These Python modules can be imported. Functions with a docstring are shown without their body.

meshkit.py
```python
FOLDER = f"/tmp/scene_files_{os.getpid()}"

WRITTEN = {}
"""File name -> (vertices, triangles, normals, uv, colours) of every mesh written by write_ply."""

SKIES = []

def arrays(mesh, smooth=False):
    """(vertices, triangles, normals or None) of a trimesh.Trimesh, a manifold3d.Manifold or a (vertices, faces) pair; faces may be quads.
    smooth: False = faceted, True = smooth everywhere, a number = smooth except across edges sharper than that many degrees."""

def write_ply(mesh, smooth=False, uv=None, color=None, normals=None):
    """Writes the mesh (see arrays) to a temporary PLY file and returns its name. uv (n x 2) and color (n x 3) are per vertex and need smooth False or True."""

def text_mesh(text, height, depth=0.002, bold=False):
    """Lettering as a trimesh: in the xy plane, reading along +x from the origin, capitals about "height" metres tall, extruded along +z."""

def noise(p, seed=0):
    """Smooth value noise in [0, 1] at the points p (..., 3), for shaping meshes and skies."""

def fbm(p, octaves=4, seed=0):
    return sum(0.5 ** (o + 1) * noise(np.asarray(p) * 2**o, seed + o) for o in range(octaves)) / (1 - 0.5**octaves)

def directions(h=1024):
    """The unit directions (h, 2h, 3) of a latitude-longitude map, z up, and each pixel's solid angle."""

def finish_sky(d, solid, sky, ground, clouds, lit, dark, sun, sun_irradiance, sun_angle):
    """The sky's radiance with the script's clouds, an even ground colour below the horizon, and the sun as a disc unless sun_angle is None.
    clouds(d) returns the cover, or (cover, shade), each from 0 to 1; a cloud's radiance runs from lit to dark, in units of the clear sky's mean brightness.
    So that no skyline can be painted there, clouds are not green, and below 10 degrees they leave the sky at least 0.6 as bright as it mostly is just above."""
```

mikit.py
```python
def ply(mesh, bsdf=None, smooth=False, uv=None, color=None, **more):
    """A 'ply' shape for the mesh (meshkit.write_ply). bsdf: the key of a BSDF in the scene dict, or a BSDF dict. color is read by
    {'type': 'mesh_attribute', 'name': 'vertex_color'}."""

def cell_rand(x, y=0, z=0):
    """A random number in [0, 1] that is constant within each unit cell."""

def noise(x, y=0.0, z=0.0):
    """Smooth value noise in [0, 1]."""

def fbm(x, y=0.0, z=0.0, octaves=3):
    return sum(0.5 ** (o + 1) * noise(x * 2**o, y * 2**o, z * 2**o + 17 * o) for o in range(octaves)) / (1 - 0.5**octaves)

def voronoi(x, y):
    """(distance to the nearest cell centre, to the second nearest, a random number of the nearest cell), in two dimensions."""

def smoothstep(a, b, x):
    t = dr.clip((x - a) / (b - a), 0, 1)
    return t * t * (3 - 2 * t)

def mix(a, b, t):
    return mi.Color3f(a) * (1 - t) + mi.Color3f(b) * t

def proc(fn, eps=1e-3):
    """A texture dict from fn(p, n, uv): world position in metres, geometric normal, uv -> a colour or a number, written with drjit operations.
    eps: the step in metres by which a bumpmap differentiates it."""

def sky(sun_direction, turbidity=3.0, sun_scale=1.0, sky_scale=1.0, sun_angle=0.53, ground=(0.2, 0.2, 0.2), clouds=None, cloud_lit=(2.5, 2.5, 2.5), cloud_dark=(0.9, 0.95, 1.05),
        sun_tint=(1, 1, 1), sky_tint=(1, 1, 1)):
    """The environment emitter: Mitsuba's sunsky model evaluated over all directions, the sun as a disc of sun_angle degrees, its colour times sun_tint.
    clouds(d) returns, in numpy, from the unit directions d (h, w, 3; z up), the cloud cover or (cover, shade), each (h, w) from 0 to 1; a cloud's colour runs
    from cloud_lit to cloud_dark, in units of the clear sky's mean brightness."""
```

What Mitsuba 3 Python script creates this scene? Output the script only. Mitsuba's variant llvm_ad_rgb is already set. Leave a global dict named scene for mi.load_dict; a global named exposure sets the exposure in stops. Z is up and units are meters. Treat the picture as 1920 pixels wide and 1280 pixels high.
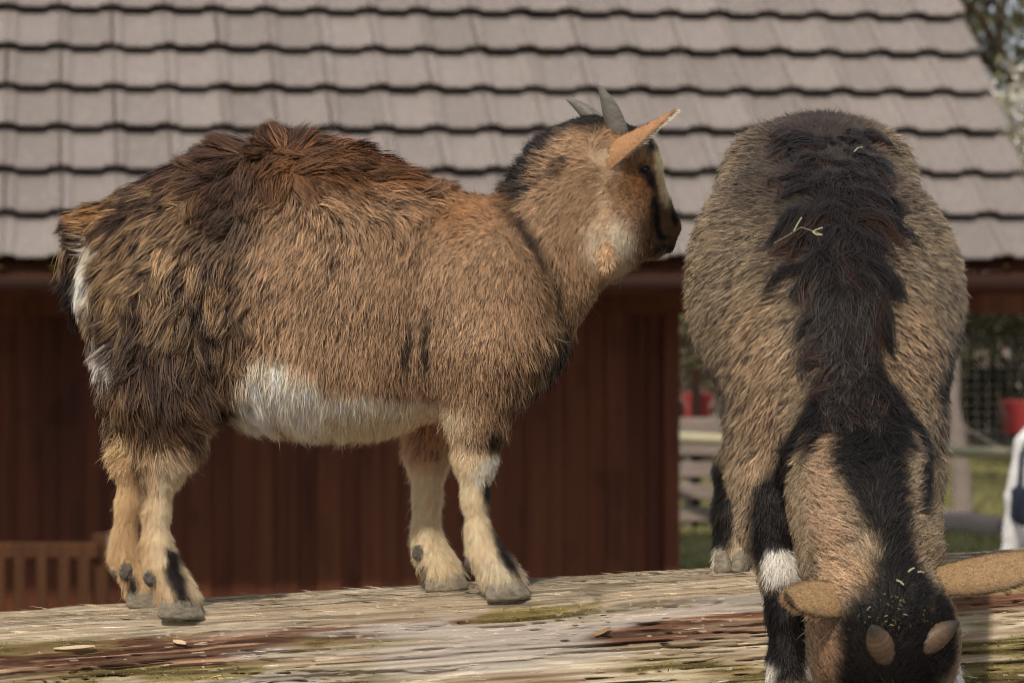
import math
import numpy as np
import trimesh
import drjit as dr
import mitsuba as mi
import mikit
import meshkit
from manifold3d import Manifold
from scipy.spatial import cKDTree
from scipy.ndimage import map_coordinates

T = mi.ScalarTransform4f
rng = np.random.default_rng(7)
scene, labels = {}, {}

# ------------------------------------------------------------------ camera, sky, exposure
EYE = 2.10                                   # camera height above the ground
PITCH = math.radians(1.432)
scene['camera'] = {'type': 'thinlens', 'fov': 17.06, 'fov_axis': 'x', 'near_clip': 0.1, 'far_clip': 400.0,
                   'aperture_radius': 0.0040, 'focus_distance': 3.12,
                   'to_world': T().look_at(origin=[0, 0, EYE], target=[0, math.cos(PITCH), EYE - math.sin(PITCH)], up=[0, 0, 1])}
SUN = (-0.22, -0.65, 0.73)
scene['sky'] = mikit.sky(SUN, turbidity=3.0, sun_angle=1.6, sun_scale=0.90, sun_tint=(0.93, 0.98, 1.10), clouds=lambda d: np.clip(0.35 + 0.8 * meshkit.fbm(d * 3.0, 4, 3), 0, 1), cloud_lit=(2.7, 2.7, 2.7))
exposure = 1.17

# ------------------------------------------------------------------ helpers
def srgb(r, g, b):
    c = np.array([r, g, b], float) / 255
    return np.where(c < 0.04045, c / 12.92, ((c + 0.055) / 1.055) ** 2.4)

def at(px, py, depth):
    """metres: the point seen at a pixel of the 1920 x 1280 photograph at a distance along y"""
    u, v = (np.asarray(px, float) - 960) / 6400, (640 - np.asarray(py, float)) / 6400
    t = depth / (math.cos(PITCH) + v * math.sin(PITCH))
    return np.stack([u * t, np.broadcast_to(depth, np.shape(t)), EYE + t * (v * math.cos(PITCH) - math.sin(PITCH))], -1)

def unit(v):
    v = np.asarray(v, float)
    return v / (np.linalg.norm(v, axis=-1, keepdims=True) + 1e-12)

def numbered(key, pool=None):
    if key not in scene and key not in labels:
        return key
    k = 1
    while f'{key}_{k:03d}' in scene or f'{key}_{k:03d}' in labels:
        k += 1
    return f'{key}_{k:03d}'

def obj(name, mesh, bsdf, parent=None, label=None, kind=None, **more):
    key = numbered((parent + '__' if parent else '') + name)
    scene[key] = {**mesh} if isinstance(mesh, dict) else mikit.ply(mesh, bsdf, **more)
    if label or kind:
        labels[key] = {k: v for k, v in (('label', label), ('kind', kind)) if v}
    return key

def thing(name, label, category, group=None):
    key = numbered(name)
    labels[key] = {'label': label, 'category': category}
    if group:
        labels[key]['group'] = group
    return key

def tag(key, label, category, group=None):
    labels[key] = {'label': label, 'category': category}
    if group:
        labels[key]['group'] = group

def structure(name, mesh, bsdf, **more):
    key = obj(name, mesh, bsdf, **more)
    labels[key] = {'kind': 'structure'}
    return key

def box(size, centre=(0, 0, 0), axes=None, bevel=0.0):
    """a box, with chamfered edges when bevel is set; axes: rows are the box's own x, y, z"""
    sx, sy, sz = np.asarray(size, float) / 2
    if bevel:
        b = min(bevel, 0.45 * min(size))
        pts = [[x * (sx - (0 if k == 0 else b)), y * (sy - (0 if k == 1 else b)), z * (sz - (0 if k == 2 else b))] for x in (-1, 1) for y in (-1, 1) for z in (-1, 1) for k in range(3)]
        m = trimesh.convex.convex_hull(np.array(pts))
        v, f = np.array(m.vertices), np.array(m.faces)
    else:
        m = trimesh.creation.box(extents=size)
        v, f = np.array(m.vertices), np.array(m.faces)
    if axes is not None:
        v = v @ np.asarray(axes, float)
    return trimesh.Trimesh(v + np.asarray(centre, float), f, process=False)

def tube(points, radii, sides=10, caps=True):
    p = np.asarray(points, float)
    r = np.broadcast_to(np.asarray(radii, float), (len(p),))
    t = unit(np.gradient(p, axis=0))
    a = np.cross(t, [0.13, 0.2, 0.97] if abs(t[0, 2]) < 0.9 else [1.0, 0.1, 0])
    a = unit(a)
    b = np.cross(t, a)
    ang = np.arange(sides) * 2 * np.pi / sides
    v = p[:, None] + r[:, None, None] * (np.cos(ang)[None, :, None] * a[:, None] + np.sin(ang)[None, :, None] * b[:, None])
    n = len(p)
    i, j = np.meshgrid(np.arange(n - 1), np.arange(sides), indexing='ij')
    q = np.stack([i * sides + j, i * sides + (j + 1) % sides, (i + 1) * sides + (j + 1) % sides, (i + 1) * sides + j], -1).reshape(-1, 4)
    f = np.vstack([q[:, [0, 1, 2]], q[:, [0, 2, 3]]])
    v = v.reshape(-1, 3)
    if caps:
        k = np.arange(sides)
        v = np.vstack([v, p[:1], p[-1:]])
        f = np.vstack([f, np.stack([(k + 1) % sides, k, k * 0 + n * sides], 1), np.stack([(n - 1) * sides + k, (n - 1) * sides + (k + 1) % sides, k * 0 + n * sides + 1], 1)])
    return trimesh.Trimesh(v, f, process=False)

def join(ms):
    return trimesh.util.concatenate(ms)

def princ(col, rough=0.6, spec=0.4, **k):
    c = col if isinstance(col, dict) else {'type': 'rgb', 'value': [float(x) for x in col]}
    return {'type': 'twosided', 'bsdf': {'type': 'principled', 'base_color': c, 'roughness': float(rough), 'specular': float(spec), **k}}

VC = {'type': 'mesh_attribute', 'name': 'vertex_color'}

# ------------------------------------------------------------------ ground
def ground_col(p, n, uv):
    f = mikit.fbm(p.x * 0.9, p.y * 0.9, 0, 4)
    g = mikit.noise(p.x * 14, p.y * 14)
    soil = mikit.mix((0.15, 0.115, 0.095), (0.22, 0.175, 0.145), f)
    return soil * (0.8 + 0.4 * g)

def grass_col(p, n, uv):
    f = mikit.fbm(p.x * 0.5, p.y * 0.5, 1, 4)
    g = mikit.noise(p.x * 30, p.y * 30)
    return mikit.mix((0.12, 0.125, 0.04), (0.20, 0.18, 0.08), f) * (0.7 + 0.6 * g)

scene['mat_soil'] = princ(mikit.proc(ground_col), 0.9, 0.2)
scene['mat_grass'] = princ(mikit.proc(grass_col), 0.8, 0.2)

def sheet(x0, x1, y0, y1, z, nx=40, ny=40, amp=0.0):
    X, Y = np.meshgrid(np.linspace(x0, x1, nx), np.linspace(y0, y1, ny), indexing='ij')
    P = np.stack([X, Y, X * 0], -1)
    P[..., 2] = z + amp * (meshkit.fbm(P * 0.6, 3, 5) - 0.5)
    i, j = np.meshgrid(np.arange(nx - 1), np.arange(ny - 1), indexing='ij')
    q = np.stack([i * ny + j, (i + 1) * ny + j, (i + 1) * ny + j + 1, i * ny + j + 1], -1).reshape(-1, 4)
    return trimesh.Trimesh(P.reshape(-1, 3), np.vstack([q[:, [0, 1, 2]], q[:, [0, 2, 3]]]), process=False)

structure('ground', sheet(-160, 160, -60, 240, -0.03, 60, 60), 'mat_soil')
structure('lawn', sheet(0.6, 11.5, 20.5, 36.5, 0.03, 60, 100, 0.05), 'mat_grass', smooth=True)

# ------------------------------------------------------------------ shed
YAW = math.radians(7.6)
SLOPE = math.radians(36.8)
E_ = np.array([math.cos(YAW), math.sin(YAW), 0])                 # along the eave, to the right
N_ = np.array([-math.sin(YAW), math.cos(YAW), 0])                # into the shed
UP = N_ * math.cos(SLOPE) + np.array([0, 0, math.sin(SLOPE)])    # up the roof
NR = np.cross(E_, UP)                                            # roof normal
Z_ = np.array([0, 0, 1.0])
O_ = at(960, 503, 18.3)                                          # lower edge of the lowest tile row
GAUGE, COVER = 0.405, 0.30

def tile_col(k):
    """concrete tile, four firings a little apart in tone; grit and lichen blotches"""
    def fn(p, n, uv):
        g = mikit.fbm(p.x * 70, p.y * 70, p.z * 70 + k * 9, 3)
        m = mikit.smoothstep(0.58, 0.66, mikit.fbm(p.x * 26 + k * 5, p.y * 26, p.z * 26, 4))
        w = mikit.smoothstep(0.70, 0.74, mikit.noise(p.x * 38, p.y * 38, p.z * 38 + k))
        c = mi.Color3f(0.262, 0.232, 0.221) * (0.90 + 0.065 * k) * (0.85 + 0.3 * g)
        c = mikit.mix(c, (0.23, 0.205, 0.165), 0.5 * m)
        return mikit.mix(c, (0.36, 0.34, 0.30), 0.35 * w)
    return fn
for k in range(4):
    scene[f'mat_tile_{k}'] = princ(mikit.proc(tile_col(k)), 0.75, 0.3)
scene['mat_moss'] = princ((0.10, 0.11, 0.015), 0.95, 0.1)

def red_wood(base, dark, kx):
    def fn(p, n, uv):
        s = p.x * E_[0] + p.y * E_[1]
        g = mikit.fbm(s * 60, p.z * 1.6, kx, 4)
        b = mikit.fbm(s * 3.0, p.z * 0.7, kx + 3, 3)
        k = mikit.smoothstep(0.78, 0.86, mikit.noise(s * 9, p.z * 5, kx + 11))
        return mikit.mix(dark, base, mikit.smoothstep(0.25, 0.75, 0.5 * g + 0.5 * b)) * (1.12 - 0.22 * k)
    return fn

scene['mat_plank_0'] = princ(mikit.proc(red_wood((0.145, 0.048, 0.020), (0.080, 0.025, 0.012), 0)), 0.7, 0.3)
scene['mat_plank_1'] = princ(mikit.proc(red_wood((0.122, 0.038, 0.017), (0.066, 0.020, 0.011), 5)), 0.7, 0.3)
scene['mat_plank_2'] = princ(mikit.proc(red_wood((0.160, 0.056, 0.024), (0.095, 0.030, 0.015), 9)), 0.7, 0.3)
scene['mat_beam'] = princ(mikit.proc(red_wood((0.16, 0.055, 0.016), (0.09, 0.03, 0.010), 21)), 0.65, 0.3)
scene['mat_gutter'] = princ((0.10, 0.055, 0.045), 0.35, 0.6, metallic=0.35)
scene['mat_galv'] = princ((0.42, 0.45, 0.47), 0.45, 0.5, metallic=0.6)

shed = thing('shed', 'dark red board shed with a brown concrete tile roof behind the goats', 'shed')

def tile_mesh(col, row):
    """one interlocking tile: a dish between two half rolls, with a deep lower edge"""
    n = 21
    s = np.concatenate([np.linspace(0.009, COVER - 0.006, n - 2), [COVER - 0.002, COVER + 0.002]])
    d = np.minimum(s % COVER, COVER - s % COVER)
    w = np.clip((d - 0.048) / 0.030, 0, 1)
    h = 0.020 * (1 - w ** 2 * (3 - 2 * w))
    h = h + np.where(np.arange(n) >= n - 2, 0.014, 0)                           # the overlapping edge
    jit = rng.normal(0, 0.0025, 3)
    s0 = col * COVER + jit[0]
    u0, u1 = row * GAUGE + jit[1], (row + 1) * GAUGE + 0.06
    low, high = 0.078 + jit[2], 0.004
    rows = []
    # a thin edge, undercut: the tile arches clear of the row below
    for u, lift in ((u0 + 0.075, low - 0.030), (u0 + 0.004, low - 0.013), (u0, low - 0.011), (u0 + 0.004, low), (u1, high)):
        rows.append(O_ + (s0 + s)[:, None] * E_ + u * UP + (h + lift)[:, None] * NR)
    v = np.vstack(rows)
    f = []
    for r in (0, 1, 2, 3):
        for i in range(n - 1):
            a, b = r * n + i, r * n + i + 1
            f += [[a, b, b + n], [a, b + n, a + n]]
    f += [[0, n, 3 * n], [0, 3 * n, 4 * n], [n - 1, 4 * n - 1, 2 * n - 1], [n - 1, 5 * n - 1, 4 * n - 1]]
    return trimesh.Trimesh(v, np.array(f), process=False)

# the roof's board under the tiles, then the tiles
COL0, COL1, ROWS = -17, 10, 9
obj('roof', box(((COL1 - COL0) * COVER - 0.02, ROWS * GAUGE, 0.03), O_ + (COL0 + COL1) / 2 * COVER * E_ + (ROWS / 2 * GAUGE + 0.03) * UP - 0.03 * NR, np.array([E_, UP, NR])), 'mat_plank_1', shed)
moss_pts = []
for row in range(ROWS):
    for col in range(COL0, COL1):
        obj('tile', tile_mesh(col, row), f'mat_tile_{rng.integers(4)}', shed + '__roof', smooth=35)
        base = O_ + col * COVER * E_ + row * GAUGE * UP
        for _ in range(rng.poisson(1.5)):
            moss_pts.append((base + rng.uniform(0, COVER) * E_ + 0.001 * UP + rng.uniform(0.0, 0.012) * NR))
# dark weathered butts of the tiles and moss cushions caught along the courses
def cushions(pts, size, seed):
    r = np.random.default_rng(seed)
    out = []
    ico = trimesh.creation.icosphere(1, 1.0)
    for p in pts:
        v = ico.vertices * (0.6 + 0.8 * meshkit.noise(ico.vertices * 1.7 + r.uniform(0, 99), 2))[:, None]
        v = v * size * r.uniform(0.5, 1.3, 3)
        out.append(trimesh.Trimesh(v @ np.array([E_, UP, NR]) + p, ico.faces, process=False))
    return join(out)
obj('moss', cushions(moss_pts, np.array([0.022, 0.010, 0.010]), 3), 'mat_moss', shed + '__roof', kind='stuff', smooth=True)
ridge_c = O_ + ROWS * GAUGE * UP
for col in range(COL0, COL1):
    c = ridge_c + (col + 0.5) * COVER * E_ + 0.05 * N_ + 0.03 * Z_
    a = np.linspace(-1.9, 1.9, 9)
    ring = np.stack([0 * a, 0.11 * np.sin(a), 0.11 * np.cos(a)], 1)
    v = np.vstack([ring - [COVER / 2, 0, 0], ring * 0.93 + [COVER / 2 + 0.02, 0, 0]])
    f = np.array([[i, i + 1, i + 10] for i in range(8)] + [[i, i + 10, i + 9] for i in range(8)])
    obj('ridge_tile', trimesh.Trimesh(v @ np.array([E_, N_, Z_]) + c, f, process=False), f'mat_tile_{rng.integers(4)}', shed + '__roof', smooth=40)
# the far slope
DN = N_ * math.cos(SLOPE) - Z_ * math.sin(SLOPE)
obj('rear_slope', box(((COL1 - COL0) * COVER, 4 * GAUGE, 0.05), ridge_c + (COL0 + COL1) / 2 * COVER * E_ + 4 / 2 * GAUGE * DN + 0.1 * N_, np.array([E_, DN, np.cross(E_, DN)])), 'mat_tile_1', shed + '__roof')

# gutter: half round, brown metal
a = np.linspace(math.pi * 1.02, math.pi * 1.98, 14)
prof = np.stack([0.062 * np.cos(a), 0.062 * np.sin(a)], 1)
prof = np.vstack([[[-0.066, 0.006]], prof, prof[::-1] * 0.94, [[-0.056, 0.008]]])
gl = np.array([COL0 * COVER - 0.1, COL1 * COVER + 0.05])
gc = O_ - 0.055 * N_ - 0.030 * Z_ - 0.02 * NR
V = np.concatenate([gc + s * E_ + prof[:, :1] * N_ + prof[:, 1:] * Z_ for s in gl])
k = len(prof)
F = [[i, (i + 1) % k, k + (i + 1) % k] for i in range(k)] + [[i, k + (i + 1) % k, k + i] for i in range(k)]
obj('gutter', trimesh.Trimesh(V, F, process=False), 'mat_gutter', shed, smooth=35)
span = (COL1 - COL0) * COVER
mid = (COL0 + COL1) / 2 * COVER
obj('fascia', box((span, 0.025, 0.11), O_ + mid * E_ + 0.045 * N_ - 0.075 * Z_, np.array([E_, N_, Z_])), 'mat_plank_0', shed)
WALL = 1.40                                                      # the wall stands back from the eave
wz = lambda py: at(960, py, 18.3 + WALL)[2]
s_at = lambda px: ((px - 960) / 6400 * (18.3 + WALL * math.cos(YAW)) + WALL * math.sin(YAW)) / (math.cos(YAW) - (px - 960) / 6400 * math.sin(YAW))
post_s = s_at(1256)
obj('eave_beam', box((span + 0.2, 0.10, 0.12), O_ + (mid + 0.15) * E_ + (WALL - 0.02) * N_ + (wz(590) + 0.06 - O_[2]) * Z_, np.array([E_, N_, Z_])), 'mat_beam', shed)
obj('soffit', box((span - 0.1, 1.34, 0.02), O_ + mid * E_ + 0.74 * N_ - 0.135 * Z_, np.array([E_, N_, Z_])), 'mat_plank_1', shed)
# wall of upright boards, every other one proud
s = COL0 * COVER - 0.05
i = 0
top = wz(582)
wall_right = post_s - 0.046
while s < wall_right - 0.02:
    w = (0.105, 0.135)[i % 2] + rng.uniform(-0.012, 0.012)
    w = min(w, wall_right - s)
    proud = 0.022 if i % 2 else 0.0
    wid = w + (0.03 if i % 2 == 0 else 0)
    c = O_ + (s + w / 2) * E_ + (WALL + 0.01 - proud + rng.normal(0, 0.001)) * N_
    c[2] = (0.05 + top) / 2
    obj('plank', box((wid - 0.004 if i % 2 == 0 else w, 0.022, top - 0.05), c, np.array([E_, N_, Z_]), 0.004), f'mat_plank_{rng.integers(3)}', shed + '__wall')
    s += w
    i += 1
wl = (COL0 * COVER - 0.05 + wall_right) / 2
c = O_ + wl * E_ + (WALL + 0.05) * N_
c[2] = (0.05 + top) / 2
scene[shed + '__wall'] = mikit.ply(box((wall_right - COL0 * COVER + 0.05, 0.03, top - 0.05), c, np.array([E_, N_, Z_])), 'mat_plank_1')
for ss, nm in ((post_s, 'corner_post'), (s_at(2150), 'porch_post')):
    c = O_ + ss * E_ + (WALL - 0.03) * N_
    c[2] = (top - 0.003) / 2
    obj(nm, box((0.092, 0.10, top - 0.003), c, np.array([E_, N_, Z_]), 0.006), 'mat_plank_2', shed)
# the wall's return along the shed's end, behind the corner post
c = O_ + (wall_right - 0.01) * E_ + (WALL + 1.6) * N_
c[2] = top / 2
obj('end_wall', box((0.03, 3.0, top), c, np.array([E_, N_, Z_])), 'mat_plank_1', shed)

# ------------------------------------------------------------------ small gate before the shed
gate = thing('gate', 'small brown wooden gate of upright slats before the shed wall', 'gate')
GD = 16.6
scene['mat_gate'] = princ(mikit.proc(red_wood((0.092, 0.039, 0.012), (0.048, 0.018, 0.008), 31)), 0.7, 0.3)
tp = at(0, 1017, GD)[2]
x0, x1 = at(-260, 900, GD)[0], at(186, 900, GD)[0]
obj('top_rail', box((x1 - x0, 0.04, 0.075), ((x0 + x1) / 2, GD, tp - 0.037), None, 0.005), 'mat_gate', gate)
obj('bottom_rail', box((x1 - x0, 0.04, 0.075), ((x0 + x1) / 2, GD, 0.16), None, 0.005), 'mat_gate', gate)
for px in (-240, -200, -160, -120, -80, -40, 0, 38, 80, 122, 160):
    xx = at(px, 900, GD)[0] + rng.normal(0, 0.003)
    obj('slat', box((0.052, 0.022, tp - 0.17), (xx, GD - 0.032, (tp + 0.09) / 2 - 0.03), None, 0.004), 'mat_gate', gate)
obj('gate_post', box((0.075, 0.075, tp + 0.04), (x1 + 0.0, GD + 0.06, (tp + 0.04) / 2), None, 0.006), 'mat_gate', gate)
hx = at(196, 1018, GD)
obj('latch', box((0.055, 0.03, 0.06), (hx[0] + 0.012, GD + 0.045, hx[2]), None, 0.008), 'mat_galv', gate)

# ------------------------------------------------------------------ yard behind the shed, on the right
def grey_wood(a, b):
    def fn(p, n, uv):
        g = mikit.fbm(p.x * 6 + p.z * 3, p.z * 50, p.y * 6, 4)
        return mikit.mix(a, b, g)
    return fn
scene['mat_grey_wood'] = princ(mikit.proc(grey_wood((0.22, 0.18, 0.16), (0.38, 0.32, 0.29))), 0.85, 0.2)
scene['mat_cream'] = princ((0.52, 0.49, 0.33), 0.6, 0.3)
scene['mat_red'] = princ((0.36, 0.05, 0.05), 0.4, 0.4)
scene['mat_dark_wood'] = princ((0.035, 0.018, 0.012), 0.8, 0.2)
scene['mat_bark'] = princ(mikit.proc(grey_wood((0.06, 0.045, 0.035), (0.15, 0.12, 0.09))), 0.9, 0.2)

st = thing('slatted_crate', 'stack of weathered grey slats in the gap beside the shed corner', 'crate')
SD = 26.0
for k, py in enumerate(np.arange(797, 1180, 41.5)):
    c = at(1335, py, SD)
    obj('slat', box((0.74, 0.03, 0.115), (c[0], SD + rng.normal(0, 0.004), c[2]), None, 0.006), 'mat_grey_wood', st)
for px in (1290, 1395):
    c = at(px, 797, SD)
    obj('upright', box((0.05, 0.06, c[2] + 0.03), (c[0], SD + 0.05, c[2] / 2 + 0.015), None, 0.005), 'mat_grey_wood', st)

fence = thing('rail_fence', 'cream painted rail fence running behind both goats', 'fence')
rp = [at(1210, 818, 25.6), at(1340, 823, 25.4), at(1560, 835, 25.2), at(1800, 846, 25.0), at(2040, 858, 24.8)]
obj('rail', tube(np.array(rp), 0.044, 12), 'mat_cream', fence, smooth=40)
for px, d in ((1232, 25.6), (1560, 25.2), (2010, 24.85)):
    c = at(px, 830, d)
    obj('post', tube(np.array([[c[0], d + 0.07, -0.02], [c[0], d + 0.07, c[2] + 0.06]]), 0.055, 10), 'mat_grey_wood', fence, smooth=40)
scene['mat_wire'] = princ((0.45, 0.43, 0.38), 0.5, 0.4, metallic=0.4)
w0, w1 = at(1800, 795, 26.2), at(1900, 850, 25.4)
obj('wire', tube(np.array([w0, (w0 + w1) / 2 + [0, 0, -0.01], w1 + (w1 - w0) * 1.5]), 0.004, 6), 'mat_wire', fence)

pd = 26.6
pts = [at(1772, 690, pd), at(1786, 770, pd), at(1800, 870, pd), at(1806, 960, pd), at(1810, 1080, pd)]
pts[-1][2] = -0.05
trunk = obj('leaning_post', tube(np.array(pts), [0.058, 0.066, 0.076, 0.08, 0.09], 12), 'mat_grey_wood', smooth=40)
tag(trunk, 'grey leaning round post standing on the grass behind the cream rail', 'post')

lg = obj('cut_log', tube(np.array([at(1740, 985, 25.9), at(1800, 990, 25.7), at(1888, 1002, 25.2)]), [0.135, 0.135, 0.13], 16), 'mat_grey_wood', smooth=40)
tag(lg, 'short grey log lying on the grass at the foot of the leaning post', 'log')

def bucket(px, py, d, r0, r1, h, label):
    c = at(px, py, d)
    k = thing('bucket', label, 'bucket')
    ring = np.array([[0, 0, 0], [0, 0, 0.002], [0, 0, h], [0, 0, h + 0.004], [0, 0, h - 0.003], [0, 0, 0.02]])
    obj('shell', tube(c + ring, [r0 * 0.98, r0, r1, r1 * 1.06, r1 * 0.97, r0 * 0.9], 24), 'mat_red', k, smooth=40)
    a = np.linspace(0, math.pi, 12)
    obj('handle', tube(c + np.stack([r1 * np.cos(a), 0 * a, h - 0.02 - r1 * 0.9 * np.sin(a)], 1) + [0, -0.6 * r1, 0], 0.004, 6), 'mat_wire', k)
    obj('hanger', tube(np.array([c + [0, 0, h + r1 * 0.7], c + [0, 0.1, h + r1 * 0.9]]), 0.006, 6), 'mat_wire', k)
    return k
bucket(1912, 812, 24.6, 0.11, 0.14, 0.23, 'red bucket hanging on the tall post above the person in white')
bucket(1308, 786, 26.4, 0.10, 0.125, 0.20, 'red bucket hanging behind a dark stake beside the shed corner')
bp = at(1309, 690, 25.8)
tag(obj('stake', box((0.07, 0.05, bp[2]), (bp[0], 26.12, bp[2] / 2), None, 0.004), 'mat_dark_wood'), 'dark wooden stake in front of a red bucket beside the shed corner', 'stake')
bp = at(1938, 730, 24.75)
tag(obj('tall_post', tube(np.array([[bp[0], bp[1], -0.02], bp]), 0.04, 10), 'mat_grey_wood', smooth=40), 'grey post carrying a red bucket at the edge of the picture', 'post')

# ------------------------------------------------------------------ shrubs and trees beyond the yard
def leaf_cloud(centres, radii, n, size, seed, colours, flat=0.0):
    """small folded leaves spread through blobs; returns mesh and colours"""
    r = np.random.default_rng(seed)
    w = radii ** 2 / (radii ** 2).sum()
    which = r.choice(len(centres), n, p=w)
    d = unit(r.normal(size=(n, 3)))
    p = centres[which] + d * (radii[which] * r.uniform(0.35, 1.05, n) ** 0.6)[:, None] * np.array([1, 1, 0.8])
    nrm = unit(d + 0.9 * r.normal(size=(n, 3)))
    t = unit(np.cross(nrm, r.normal(size=(n, 3))))
    b = np.cross(nrm, t)
    L = (size * r.uniform(0.6, 1.4, n))[:, None]
    v = np.stack([p - t * L * 0.5, p + b * L * 0.32 + nrm * L * 0.08, p + t * L * 0.5, p - b * L * 0.32 + nrm * L * 0.08], 1).reshape(-1, 3)
    k = np.arange(n)[:, None] * 4
    f = np.vstack([k + [0, 1, 2], k + [0, 2, 3]])
    c = np.asarray(colours)[r.integers(len(colours), size=n)] * r.uniform(0.75, 1.25, (n, 1))
    return trimesh.Trimesh(v, f, process=False), np.repeat(c, 4, 0)

scene['mat_leaf'] = {'type': 'twosided', 'bsdf': {'type': 'principled', 'base_color': VC, 'roughness': 0.6, 'specular': 0.3}}

def woody(base, height, spread, seed, levels=3, r0=0.06, forks=5):
    """a trunk that forks: (mesh, the tips)"""
    r = np.random.default_rng(seed)
    out, tips = [], []
    def grow(p, d, L, rad, lev):
        n = 5
        pts = [p]
        for _ in range(n):
            d = unit(d + r.normal(0, 0.16, 3) + [0, 0, 0.05])
            pts.append(pts[-1] + d * L / n)
        out.append(tube(np.array(pts), np.linspace(rad, rad * 0.55, n + 1), 7 if lev == levels else 5, caps=False))
        tips.append(pts[-1])
        if lev:
            for k in range(forks):
                q = pts[r.integers(2, n + 1)]
                a = r.uniform(0, 2 * math.pi)
                grow(q, unit(d * 0.7 + spread * np.array([math.cos(a), math.sin(a), 0.15])), L * r.uniform(0.5, 0.75), rad * 0.5, lev - 1)
    grow(np.asarray(base, float), np.array([0, 0, 1.0]), height * 0.45, r0, levels)
    return join(out), np.array(tips)

def tree(name, label, cat, base, height, seed, n, leaf, colours, spread=0.8, r0=0.08, blob=0.5, levels=3, forks=5, group=None, stems=1):
    k = thing(name, label, cat, group)
    parts = [woody(np.asarray(base) + [0.35 * q * math.cos(q * 2.4), 0.35 * q * math.sin(q * 2.4), 0], height * (0.3 if q % 2 else 1), spread, seed + 1000 * q, levels, r0, forks) for q in range(stems)]
    m, tips = join([p[0] for p in parts]), np.vstack([p[1] for p in parts])
    obj('trunk', m, 'mat_bark', k, smooth=50)
    r = np.random.default_rng(seed + 500)
    lm, lc = leaf_cloud(tips, blob * r.uniform(0.6, 1.3, len(tips)), n, leaf, seed, colours)
    obj('crown', lm, 'mat_leaf', k, color=lc)
    return k

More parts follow.
